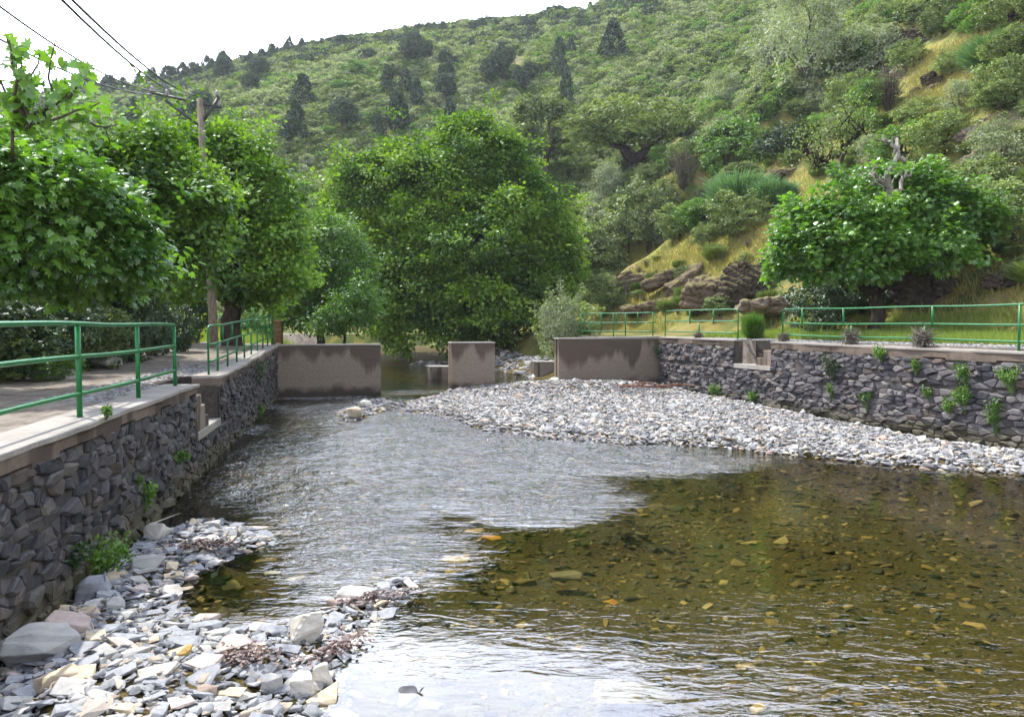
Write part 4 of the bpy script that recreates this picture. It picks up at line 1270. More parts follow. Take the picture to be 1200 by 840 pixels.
def plant(kind, label, pos, wid, hgt, name=None, cat=None, group=None, leaf=None, var=None, rz=None, sink=.05):
    var = rnd.randrange(3) if var is None else var
    a, b = pmesh(kind, var, leaf)
    nm, ct = {'round': ('shrub', 'shrub'), 'tree': ('oak_tree', 'tree'), 'loose': ('tree', 'tree'), 'broom': ('broom_bush', 'bush'), 'pine': ('pine_tree', 'tree'),
              'umbrella': ('oak_tree', 'tree'), 'twig': ('bare_shrub', 'shrub')}[kind]
    root = empty(name or nm, (pos[0], pos[1], pos[2] - sink * hgt), rnd.uniform(0, 6.28) if rz is None else rz)
    root.scale = (wid, wid, hgt); tag(root, label, cat or ct, group)
    link('crown', a, None, root); link('trunk', b, None, root)
    return root

def at_img(kind, label, px, py_base, wpx, hpx, Y=None, **kw):
    """plant standing on the terrain where the photo shows its foot"""
    if Y is None:
        p = hit(px, py_base)
        if p is None: return None
    else:
        p = at_y(px, py_base, Y); p[2] = float(ground_z(p[0], Y))
    k = p[1] / F
    wid, hgt = wpx * k, hpx * k
    if Y is not None:
        hgt = max(.3, at_y(px, py_base - hpx, Y)[2] - p[2])
    return plant(kind, label, p, wid / (.95 if kind != 'pine' else .6), hgt / .97, **kw)

# distinctive ones, by what the photo shows
SPEC = [
    ('umbrella', 'umbrella-shaped dark oak with visible limbs high on the slope, right of the alder', 745, 212, 140, 98, {'var': 0, 'rz': .3}),
    ('tree', 'tall olive-grey oak with open crown directly behind the top right of the alder', 637, 218, 100, 105, {'leaf': 'leaf_oak', 'var': 1}),
    ('round', 'round olive shrub in the middle of the slope, below the umbrella-shaped oak', 760, 290, 84, 92, {'leaf': 'leaf_oak', 'var': 0}),
    ('round', 'bright green rounded tree right of the umbrella-shaped oak', 862, 215, 82, 86, {'leaf': 'leaf_bright', 'var': 1, 'name': 'tree', 'cat': 'tree'}),
    ('loose', 'tall grey-green willowy tree near the top of the picture, left of the dark rock', 945, 105, 100, 120, {'var': 0}),
    ('loose', 'grey-green tree left of the taller willowy one high on the slope', 905, 90, 55, 85, {'var': 1}),
    ('round', 'pale rounded shrub beside the dark rock high on the slope', 1022, 92, 66, 72, {'leaf': 'leaf_grey', 'var': 2}),
    ('broom', 'large blue-green broom bush on the slope left of the right fig tree', 868, 248, 66, 56, {'var': 0}),
    ('broom', 'medium blue-green broom bush touching the large one', 900, 246, 40, 44, {'var': 1}),
    ('broom', 'small blue-green broom bush at the right end of the row', 915, 240, 32, 34, {'var': 2}),
    ('broom', 'low blue-green broom bush down-slope from the other brooms', 812, 268, 40, 30, {'var': 1}),
    ('loose', 'slender grey-leaved tree between the alder and the round olive shrub', 708, 255, 48, 70, {'var': 2}),
    ('round', 'olive green bushy tree touching the right edge of the alder', 690, 330, 76, 78, {'leaf': 'leaf_oak', 'var': 2, 'name': 'tree', 'cat': 'tree'}),
    ('round', 'dark green shrub behind the end of the farthest green railing', 662, 395, 70, 66, {'leaf': 'leaf_oak', 'var': 1, 'Y': 38}),
    ('loose', 'feathery grey-green shrub overhanging the low sill by the right dam wall', 655, 412, 52, 86, {'leaf': 'leaf_grey', 'var': 1, 'Y': 36}),
    ('round', 'small olive shrub at the left edge of the grassy rock slope', 712, 365, 46, 50, {'leaf': 'leaf_oak', 'var': 0}),
    ('twig', 'grey leafless scrub on the slope beside the umbrella-shaped oak', 800, 222, 46, 50, {'var': 0}),
    ('twig', 'brown bare scrub below the high dark rock', 1040, 130, 60, 56, {'var': 1}),
    ('round', 'dark olive shrub on the yellow slope right of the sparse leaning oak', 1075, 152, 50, 40, {'leaf': 'leaf_oak', 'var': 2}),
    ('round', 'dark shrub at the upper right edge of the picture', 1178, 118, 60, 60, {'leaf': 'leaf_oak', 'var': 1}),
    ('broom', 'dark broom bush above the yellow grass, upper right', 1165, 80, 60, 44, {'var': 2}),
    ('round', 'shrub in the top right corner of the picture', 1185, 30, 70, 50, {'leaf': 'leaf_oak', 'var': 0}),
    ('loose', 'large olive shrub right of the right fig tree, against the slope', 1185, 345, 90, 120, {'leaf': 'leaf_oak', 'var': 2, 'Y': 25.5}),
    ('round', 'leafy green bush just right of the fig tree crown', 1150, 235, 66, 60, {'leaf': 'leaf_oak', 'var': 2}),
    ('broom', 'bright green young broom bush in the gap between the two right railings', 882, 392, 22, 34, {'leaf': 'leaf_bright', 'var': 0, 'Y': 26.6}),
    ('loose', 'light grey-green shrub on the near bright slope, left of the tall willowy tree', 850, 130, 46, 46, {'var': 0}),
    ('round', 'dark bush in the shaded gully right of the bright rounded tree', 925, 185, 66, 50, {'leaf': 'leaf_ivy', 'var': 0}),
    ('tree', 'small oak on the slope above the large broom bush', 850, 195, 60, 48, {'var': 2}),
    ('pine', 'dark lone pine standing out on the bright hillside near the skyline', 718, 78, 34, 52, {'var': 0}),
    ('pine', 'dark cypress-like pine on the far hillside above the left of the alder', 463, 160, 26, 50, {'var': 1}),
    ('pine', 'dark slim pine right of the first cypress-like one on the far hillside', 488, 132, 18, 40, {'var': 2}),
    ('pine', 'dark pine on the far hillside above the pole trees', 355, 128, 30, 40, {'var': 0}),
    ('round', 'bright lime green bush on the far hillside below the skyline', 425, 98, 40, 26, {'leaf': 'leaf_willow', 'var': 0}),
    ('round', 'second bright lime green patch of bush on the far hillside, lower left', 400, 112, 30, 20, {'leaf': 'leaf_willow', 'var': 1}),
    ('pine', 'tall lone pine breaking the skyline above the alder', 519, 46, 16, 20, {'var': 2}),
    ('pine', 'slim pine on the bright slope right of the alder top', 664, 140, 20, 60, {'var': 1}),
    ('pine', 'slim pine beside the olive-grey oak behind the alder', 655, 95, 22, 50, {'var': 0}),
]
for s in SPEC:
    at_img(s[0], s[1], s[2], s[3], s[4], s[5], **s[6])

# left bank undergrowth, dark beneath the trees
LEFTB = [(-40, 425, 150, 130, 13.5, 'leaf_ivy'), (40, 420, 120, 120, 15, 'leaf_ivy'), (100, 425, 90, 90, 17, 'leaf_oak'), (140, 420, 80, 100, 19, 'leaf_ivy'),
         (60, 440, 60, 34, 14.2, 'leaf_bright'), (120, 425, 50, 40, 17.5, 'leaf_ivy'), (175, 412, 60, 90, 21, 'leaf_ivy'), (205, 410, 46, 60, 22.5, 'leaf_ivy'),
         (-20, 430, 100, 60, 13.6, 'leaf_oak'), (215, 385, 60, 90, 30, 'leaf_ivy')]
LAB = ['ivy-dark bush at the extreme left edge under the near fig tree', 'dark ivy-covered bush under the near fig tree behind the first railing', 'olive bush behind the middle of the near railing',
       'dark bush at the foot of the tree left of the pole', 'small bright green bush behind the near railing, low on the bank', 'low dark green bush beside the path behind the near railing end',
       'dark tall bush under the canopy where the path bends', 'dark bush just before the utility pole on the left bank', 'olive bush low at the left edge beside the path', 'dark bush deep in shade far along the left path']
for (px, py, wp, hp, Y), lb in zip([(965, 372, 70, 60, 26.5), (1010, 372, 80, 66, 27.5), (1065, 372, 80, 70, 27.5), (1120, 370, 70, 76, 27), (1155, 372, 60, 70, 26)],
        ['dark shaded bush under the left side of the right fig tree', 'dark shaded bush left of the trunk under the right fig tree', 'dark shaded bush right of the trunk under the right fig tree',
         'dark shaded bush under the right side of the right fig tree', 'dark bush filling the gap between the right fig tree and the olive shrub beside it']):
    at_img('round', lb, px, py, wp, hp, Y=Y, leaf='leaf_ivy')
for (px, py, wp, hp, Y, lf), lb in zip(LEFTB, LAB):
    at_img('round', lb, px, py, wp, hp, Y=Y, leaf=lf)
for i, (px, Y, hp, lf, lb) in enumerate([(285, 47, 34, 'leaf_willow', 'sunlit lime green bush seen under the left trees, left one'), (310, 50, 40, 'leaf_bright', 'sunlit lime green bush seen under the left trees, right one'),
                                 (262, 44, 26, 'leaf_willow', 'sunlit bush directly behind the foot of the utility pole')]):
    at_img('round', lb, px, 398, 46, hp + 10, Y=Y, leaf=lf)

# rows of shrubs covering the near right slope: individuals in families that look alike
occ = []
def scatter(n, region, fam, seed, size, names, ymax=90, gap=.55):
    r = random.Random(seed); k = 0; tries = 0
    while k < n and tries < n * 40:
        tries += 1
        px = r.uniform(region[0], region[2]); py = r.uniform(region[1], region[3])
        if not region[4](px, py): continue
        p = hit(px, py)
        if p is None or p[1] > ymax: continue
        s = r.uniform(*size)
        if any((p[0] - q[0]) ** 2 + (p[1] - q[1]) ** 2 < ((s + q[2]) * gap) ** 2 for q in occ): continue
        occ.append((p[0], p[1], s)); k += 1
        kind, leaf, lab, grp = fam[r.randrange(len(fam))]
        plant(kind, lab, p, s, s * r.uniform(.7, 1.0), leaf=leaf, group=grp, var=r.randrange(3))
    return k
def on_right(px, py):       # keeps the yellow grass strips and the rock ledges open
    lo = 395 - (px - 690) * .20
    if py > lo or px > 1200: return False
    if 880 < px < 1165 and 195 < py < 350: return False
    if px > 690 and px < 900 and py > 250 and py > 300 - (px - 700) * .05 + 0: return False
    if 1045 < px < 1170 and 40 < py < 175: return rnd.random() < .03
    if px > 1140 and 130 < py < 200: return rnd.random() < .2
    if px > 1000 and py < 210: return rnd.random() < .28
    if px > 940 and py < 200: return rnd.random() < .35
    if 930 < px < 1060 and 130 < py < 190: return rnd.random() < .35
    return True
FAMR = [('round', 'leaf_oak', 'olive evergreen shrub of the mixed scrub on the near right slope', 'olive shrubs on the near right slope'),
        ('round', 'leaf_bright', 'bright green rounded shrub of the mixed scrub on the near right slope', 'bright shrubs on the near right slope'),
        ('loose', 'leaf_grey', 'grey-green airy shrub of the mixed scrub on the near right slope', 'grey-green shrubs on the near right slope'),
        ('tree', 'leaf_oak', 'small round-headed oak of the mixed scrub on the near right slope', 'small oaks on the near right slope'),
        ('round', 'leaf_oak', 'olive evergreen shrub of the mixed scrub on the near right slope', 'olive shrubs on the near right slope')]
print('near', scatter(150, (640, -60, 1290, 360, on_right), FAMR, 5, (1.5, 3.6), None, 95, .42))
FAM2 = [('round', 'leaf_oak', 'small low shrub or broom tuft dotted over the near right slope', 'small tufts on the near right slope'),
        ('broom', 'leaf_oak', 'small low shrub or broom tuft dotted over the near right slope', 'small tufts on the near right slope'),
        ('twig', None, 'small bare twiggy scrub on the near right slope', 'bare scrub on the near right slope')]
def on_right2(px, py): return not (1045 < px < 1160 and 45 < py < 170) and not (880 < px < 1165 and 215 < py < 350) and py < 395 - (px - 690) * .12
print('small', scatter(140, (690, 0, 1260, 372, on_right2), FAM2, 9, (.45, 1.3), None, 60, .35))

# pines along the far ridge
r = random.Random(3)
n = 0
for i in range(75):
    px = r.choice([r.uniform(105, 345), r.uniform(105, 345), r.uniform(345, 700)])
    u = (px - 600) / 900; Y = r.uniform(219, 234)
    x = u * Y; z = float(ground_z(x, Y)); s = r.uniform(3.2, 6.5) * (1 if px < 360 else .6)
    plant('pine', 'small dark pine of the row along the far ridge against the sky', (x, Y, z), s * r.uniform(.9, 1.7), s, group='pine trees along the far ridge'); n += 1
# dark pines scattered over the far hill
for i in range(44):
    px = r.uniform(110, 700); py = r.uniform(60, 175)
    p = hit(px, py, 70)
    if p is None: continue
    s = r.uniform(4, 8)
    plant('pine' if i % 3 == 0 else 'tree', 'dark pine scattered among the scrub of the far hillside', p, s * (.9 if i % 3 == 0 else .7), s, name='pine_tree', cat='tree', leaf='leaf_pine', group='pine trees scattered over the far hillside')

# ------------------------------------------------------------------ instanced scrub / shingle (uncountable)
def hidden(name, me):
    return bpy.data.objects.new(name, me)     # only a source shape, never linked to the scene

def instancer(name, pts, rot, scl, idx, protos, kind_tag='stuff', label=None, cat=None):
    me = bpy.data.meshes.new(name); n = len(pts)
    me.vertices.add(n); me.vertices.foreach_set('co', np.asarray(pts, np.float32).ravel())
    for nm, v, ty in (('rot', rot, 'FLOAT_VECTOR'), ('scl', scl, 'FLOAT_VECTOR')):
        a = me.attributes.new(nm, ty, 'POINT'); a.data.foreach_set('vector', np.asarray(v, np.float32).ravel())
    a = me.attributes.new('pick', 'INT', 'POINT'); a.data.foreach_set('value', np.asarray(idx, np.int32))
    ob = bpy.data.objects.new(name, me); COL.objects.link(ob); tag(ob, label, cat, kind=kind_tag)
    ng = bpy.data.node_groups.new(name + '_nodes', 'GeometryNodeTree')
    ng.interface.new_socket('Geometry', in_out='INPUT', socket_type='NodeSocketGeometry')
    ng.interface.new_socket('Geometry', in_out='OUTPUT', socket_type='NodeSocketGeometry')
    nd = ng.nodes; lk = ng.links
    gi = nd.new('NodeGroupInput'); go = nd.new('NodeGroupOutput')
    join = nd.new('GeometryNodeGeometryToInstance')
    for p in reversed(protos):
        oi = nd.new('GeometryNodeObjectInfo'); oi.inputs[0].default_value = p; oi.inputs['As Instance'].default_value = True
        lk.new(oi.outputs['Geometry'], join.inputs[0])
    j2 = nd.new('GeometryNodeJoinGeometry')
    nd.remove(join)
    for o_ in [x for x in nd if x.bl_idname == 'GeometryNodeObjectInfo']:
        lk.new(o_.outputs['Geometry'], j2.inputs[0])
    iop = nd.new('GeometryNodeInstanceOnPoints'); iop.inputs['Pick Instance'].default_value = True
    m2p = nd.new('GeometryNodeMeshToPoints')
    lk.new(gi.outputs[0], m2p.inputs[0]); lk.new(m2p.outputs[0], iop.inputs['Points']); lk.new(j2.outputs[0], iop.inputs['Instance'])
    def named(nm, ty):
        q = nd.new('GeometryNodeInputNamedAttribute'); q.data_type = ty; q.inputs[0].default_value = nm; return q.outputs[0]
    lk.new(named('pick', 'INT'), iop.inputs['Instance Index'])
    e2r = nd.new('FunctionNodeEulerToRotation'); lk.new(named('rot', 'FLOAT_VECTOR'), e2r.inputs[0]); lk.new(e2r.outputs[0], iop.inputs['Rotation'])
    lk.new(named('scl', 'FLOAT_VECTOR'), iop.inputs['Scale'])
    lk.new(iop.outputs[0], go.inputs[0])
    md = ob.modifiers.new('scatter', 'NODES'); md.node_group = ng
    return ob

def far_scrub():
    r = np.random.default_rng(44); protos = []
    spec = [('leaf_scrub', 0), ('leaf_oak', 1), ('leaf_scrub_pale', 2), ('leaf_scrub_pale', 3), ('leaf_bright', 4), ('leaf_pine', 5)]
    for lm, sd_ in spec:
        q = np.random.default_rng(200 + sd_); mb = MB()
        bl = [(0, 0, .3, .48, .48, .36)] + [(q.uniform(-.3, .3), q.uniform(-.3, .3), q.uniform(.2, .5), .25, .25, .25) for _ in range(4)]
        crown_mesh(mb, bl, 110, 12, .10, .075, 'clump', 300 + sd_, shell=.88, lump=.25, inner=0, up=.7)
        protos.append(hidden('scrub_bush', mb.mesh('scrub_bush', M[lm])))
    pts = []; want = 15000
    # density in proportion to distance: uniform over the hill ground
    n = 62000
    Y = np.sqrt(r.uniform(58 ** 2, 245 ** 2, n)); u = r.uniform(-.75, .78, n); X = u * Y
    Z = ground_z(X, Y)
    e = 1.0; gx = (ground_z(X + e, Y) - Z) / e; gy = (ground_z(X, Y + e) - Z) / e
    ok = (Z > 4) & (np.hypot(gx, gy) > .12) & (fbm(X * .05, Y * .05, seed=71) > -.38)
    # leave out what lies beyond the frame's top
    v = (Z - H) / Y; ok &= v < .52
    X, Y, Z = X[ok], Y[ok], Z[ok]
    keep = r.random(len(X)) < np.minimum(1, 30000 / max(1, len(X))); X, Y, Z = X[keep], Y[keep], Z[keep]
    m = len(X)
    s = r.uniform(1.5, 3.9, m) * (.75 + .45 * sstep(90, 220, Y))
    nz = fbm(X * .03, Y * .03, seed=72)
    near = 1 - sstep(150, 210, Y)
    p = np.where(nz + .3 * r.normal(size=m) > .12, r.choice([2, 3, 4], m, p=[.45, .35, .2]), r.choice([0, 1, 2, 4], m, p=[.4, .32, .18, .10]))
    ridge = (Y > 185) & (r.random(m) < .6); p = np.where(ridge, r.choice([0, 5, 5], m), p)
    print('scrub', m)
    instancer('hillside_scrub', np.stack([X, Y, Z - .1 * s], 1), np.stack([0 * X, 0 * X, r.random(m) * 6.28], 1), np.stack([s, s, s * r.uniform(.7, 1.1, m)], 1), p, protos,
              label='dense evergreen scrub covering the hillsides up to the ridge', cat='scrub')
far_scrub()
print('TIME', _time.time() - _T0, '04')
# ------------------------------------------------------------------ stones
import bmesh
def rock_mesh(name, seed, dims, npts=16, mat=None, square=.6, rough=0, bevel=0.0, smooth=False):
    """angular stone: convex hull of points spread over a rounded box, chipped edges"""
    r = np.random.default_rng(seed)
    d = unit(npts, r)
    q = np.sign(d) * np.abs(d) ** square
    q /= np.max(np.abs(q), axis=1)[:, None] ** .55
    q *= r.uniform(.82, 1.0, (npts, 1))
    P = q * np.array(dims) / 2
    bm = bmesh.new()
    for p in P: bm.verts.new(p)
    bmesh.ops.convex_hull(bm, input=bm.verts)
    for v in [v for v in bm.verts if not v.link_faces]: bm.verts.remove(v)
    bmesh.ops.dissolve_limit(bm, angle_limit=.18, verts=bm.verts, edges=bm.edges)
    if bevel: bmesh.ops.bevel(bm, geom=bm.edges[:], offset=bevel * min(dims), segments=2, profile=.6, affect='EDGES')
    if rough:
        bmesh.ops.triangulate(bm, faces=bm.faces[:])
        bmesh.ops.subdivide_edges(bm, edges=bm.edges[:], cuts=2, use_grid_fill=True)
        V = np.array([v.co for v in bm.verts]); s = 2.2 / max(dims)
        nn = np.array([v.normal for v in bm.verts])
        bm.normal_update(); nn = np.array([v.normal for v in bm.verts])
        h = fbm(V[:, 0] * s + seed, V[:, 1] * s, V[:, 2] * s * 2.5, oct=4, seed=seed) * rough * min(dims)
        for i, v in enumerate(bm.verts): v.co = V[i] + nn[i] * h[i]
    me = bpy.data.meshes.new(name); bm.to_mesh(me); bm.free()
    if mat: me.materials.append(mat)
    if smooth:
        me.polygons.foreach_set('use_smooth', np.ones(len(me.polygons), bool)); 
    return me

SL = [rock_mesh('slate_chip', 400 + i, (1, .42 + .06 * i, .16 + .03 * (i % 4)), 13 + i % 3, square=.5, bevel=.06) for i in range(9)]
RD = [rock_mesh('cobble', 430 + i, (1, .72, .42), 18, square=.75, bevel=.10, smooth=True) for i in range(5)]
def protoset(mat): 
    out = []
    for me in SL + RD:
        m2 = me.copy(); m2.materials.clear(); m2.materials.append(mat); out.append(hidden('stone', m2))
    return out

def inside(Pg, X, Y): return poly_sd(Pg, X, Y)

def near_ok(X, Y): return (X > XL(Y) + .08) & (X < XR(Y) - .08)

def shingle():
    r = np.random.default_rng(77)
    # near bank
    n = 26000
    X = r.uniform(-6.5, -.6, n); Y = r.uniform(3.2, 12, n)
    sd = poly_sd(LB, X, Y) + .12 * fbm(X * 3, Y * 3, seed=81)
    ok = near_ok(X, Y) & (sd > -.12); X, Y, sd = X[ok], Y[ok], sd[ok]
    s = np.exp(r.normal(math.log(.085), .45, len(X))).clip(.03, .24)
    order = np.argsort(-s); X, Y, s = X[order], Y[order], s[order]
    Z = bed_z(X, Y)
    px = 600 + 900 * X / Y
    vis = (px > -40) & (Y > 4.6)
    big = np.nonzero(vis & (s > .13))[0]
    # thin out the big ones so that they do not sit inside each other
    chosen = []
    for i in big:
        if len(chosen) >= 235: break
        if all((X[i] - X[j]) ** 2 + (Y[i] - Y[j]) ** 2 > (.42 * (s[i] + s[j])) ** 2 for j in chosen[-400:]): chosen.append(i)
    rest = np.ones(len(X), bool); rest[big] = False
    proto = []
    mats = [M['greystone']] * 6 + [M['palestone']] * 3 + [M['buff'], M['pinkstone']]
    LBL = {'blue_grey_slate': 'flat blue-grey slate lying loose among the stones of the near left bank', 'pale_grey_stone': 'flat pale grey slate lying loose among the stones of the near left bank',
           'buff_stone': 'buff-coloured flat stone lying loose among the slates of the near left bank', 'pinkish_stone': 'pinkish flat stone lying loose among the slates of the near left bank'}
    meshes = {}
    for i in chosen:
        m = mats[r.integers(len(mats))]; k = r.integers(9)
        if (k, m.name) not in meshes:
            me = SL[k].copy(); me.materials.clear(); me.materials.append(m); meshes[(k, m.name)] = me
        ob = link('slate_stone' if 'slate' in m.name or 'pale' in m.name else 'stone', meshes[(k, m.name)])
        ob.location = (X[i], Y[i], Z[i] + s[i] * .10 + .012); ob.scale = (s[i] * 1.25, s[i] * 1.25, s[i] * r.uniform(.8, 1.3))
        ob.rotation_euler = (r.normal() * .16, r.normal() * .16, r.random() * 6.28)
        tag(ob, LBL[m.name], 'stone', 'loose ' + m.name.replace('_', ' ') + 's on the near left bank')
    keep = rest & (r.random(len(X)) < .85)
    X, Y, Z, s = X[keep], Y[keep], Z[keep], s[keep]; m = len(X)
    print('near shingle', m)
    instancer('near_shingle', np.stack([X, Y, Z + r.random(m) * .035], 1), np.stack([r.normal(size=m) * .25, r.normal(size=m) * .25, r.random(m) * 6.28], 1),
              np.stack([s * 1.15] * 3, 1), r.choice(14, m, p=[.08] * 9 + [.056] * 5), protoset(M['slate']), label='bank of small blue-grey slate shingle at the foot of the left wall', cat='shingle')
    # the wide bar
    n = 150000
    X = r.uniform(-6, 15.5, n); Y = r.uniform(9.5, 30.5, n)
    sd = np.maximum(poly_sd(RB, X, Y), poly_sd(SP, X, Y)) + .3 * fbm(X * 2, Y * 2, seed=82)
    dam = Y < 26 + .323 * (X + 7.94) - .05
    pxx = 600 + 900 * X / Y
    ok = near_ok(X, Y) & (sd > -.05) & (dam | ((pxx > 446) & (pxx < 529)) & (Y < 29)) & (pxx < 1420); X, Y = X[ok], Y[ok]
    k = r.random(len(X)) < min(1, 62000 / len(X)); X, Y = X[k], Y[k]; m = len(X); print('bar', m)
    s = np.exp(r.normal(math.log(.075), .5, m)).clip(.03, .30)
    Z = bed_z(X, Y)
    instancer('shingle_bar', np.stack([X, Y, Z + r.random(m) * .05], 1), np.stack([r.normal(size=m) * .28, r.normal(size=m) * .28, r.random(m) * 6.28], 1),
              np.stack([s * 1.15] * 3, 1), r.choice(14, m, p=[.08] * 9 + [.056] * 5), protoset(M['slate_bar']), label='wide bar of pale shingle between the stream and the right wall', cat='shingle')
    # river bed
    n = 80000
    Y = np.sqrt(r.uniform(4 ** 2, 27.5 ** 2, n)); X = r.uniform(-9, 14, n)
    pxx = 600 + 900 * X / Y
    sd = np.maximum(np.maximum(poly_sd(RB, X, Y), poly_sd(LB, X, Y)), -9)
    ok = near_ok(X, Y) & (sd < .15) & (pxx > -30) & (pxx < 1240) & (r.random(n) < np.clip(14 / Y, .35, 1)); X, Y = X[ok], Y[ok]; m = len(X); print('bed', m)
    s = np.exp(r.normal(math.log(.065), .5, m)).clip(.03, .28)
    Z = bed_z(X, Y)
    instancer('river_bed_stones', np.stack([X, Y, Z], 1), np.stack([r.normal(size=m) * .2, r.normal(size=m) * .2, r.random(m) * 6.28], 1),
              np.stack([s * 1.2] * 3, 1), r.choice(14, m, p=[.05] * 9 + [.11] * 5), protoset(M['bed_stone']), label='brown and ochre stones covering the bed of the clear stream', cat='river stones')
    # upstream bank of stones
    n = 2600; X = r.uniform(-6, 4, n); Y = r.uniform(34, 46, n); Z = bed_z(X, Y); ok = (Z > water_z(X, Y) - .05) & (X < XR(Y)); X, Y, Z = X[ok], Y[ok], Z[ok]; m = len(X)
    s = np.exp(r.normal(math.log(.24), .5, m)).clip(.1, .8)
    instancer('far_bank_stones', np.stack([X, Y, Z], 1), np.stack([r.normal(size=m) * .3, r.normal(size=m) * .3, r.random(m) * 6.28], 1),
              np.stack([s] * 3, 1), r.choice(14, m), protoset(M['slate']), label='stony bank under the alder, upstream of the dam', cat='shingle')
    # loose gravel on the terrace and path
    n = 9000; Y = r.uniform(12, 29, n); X = XR(Y) + r.uniform(.62, 1.9, n); X2 = np.concatenate([X, XL(Y[:3500]) - r.uniform(.6, 1.5, 3500)]); Y2 = np.concatenate([Y, 4 + Y[:3500] * .5]); X2[n:] = XL(Y2[n:]) - r.uniform(.58, 1.6, 3500)
    Z = ground_z(X2, Y2); m = len(X2); s = np.exp(r.normal(math.log(.06), .4, m)).clip(.03, .2)
    instancer('path_gravel', np.stack([X2, Y2, Z], 1), np.stack([r.normal(size=m) * .2, r.normal(size=m) * .2, r.random(m) * 6.28], 1),
              np.stack([s] * 3, 1), r.choice(14, m), protoset(M['slate']), label='loose gravel along the path edges behind both copings', cat='gravel')
shingle()

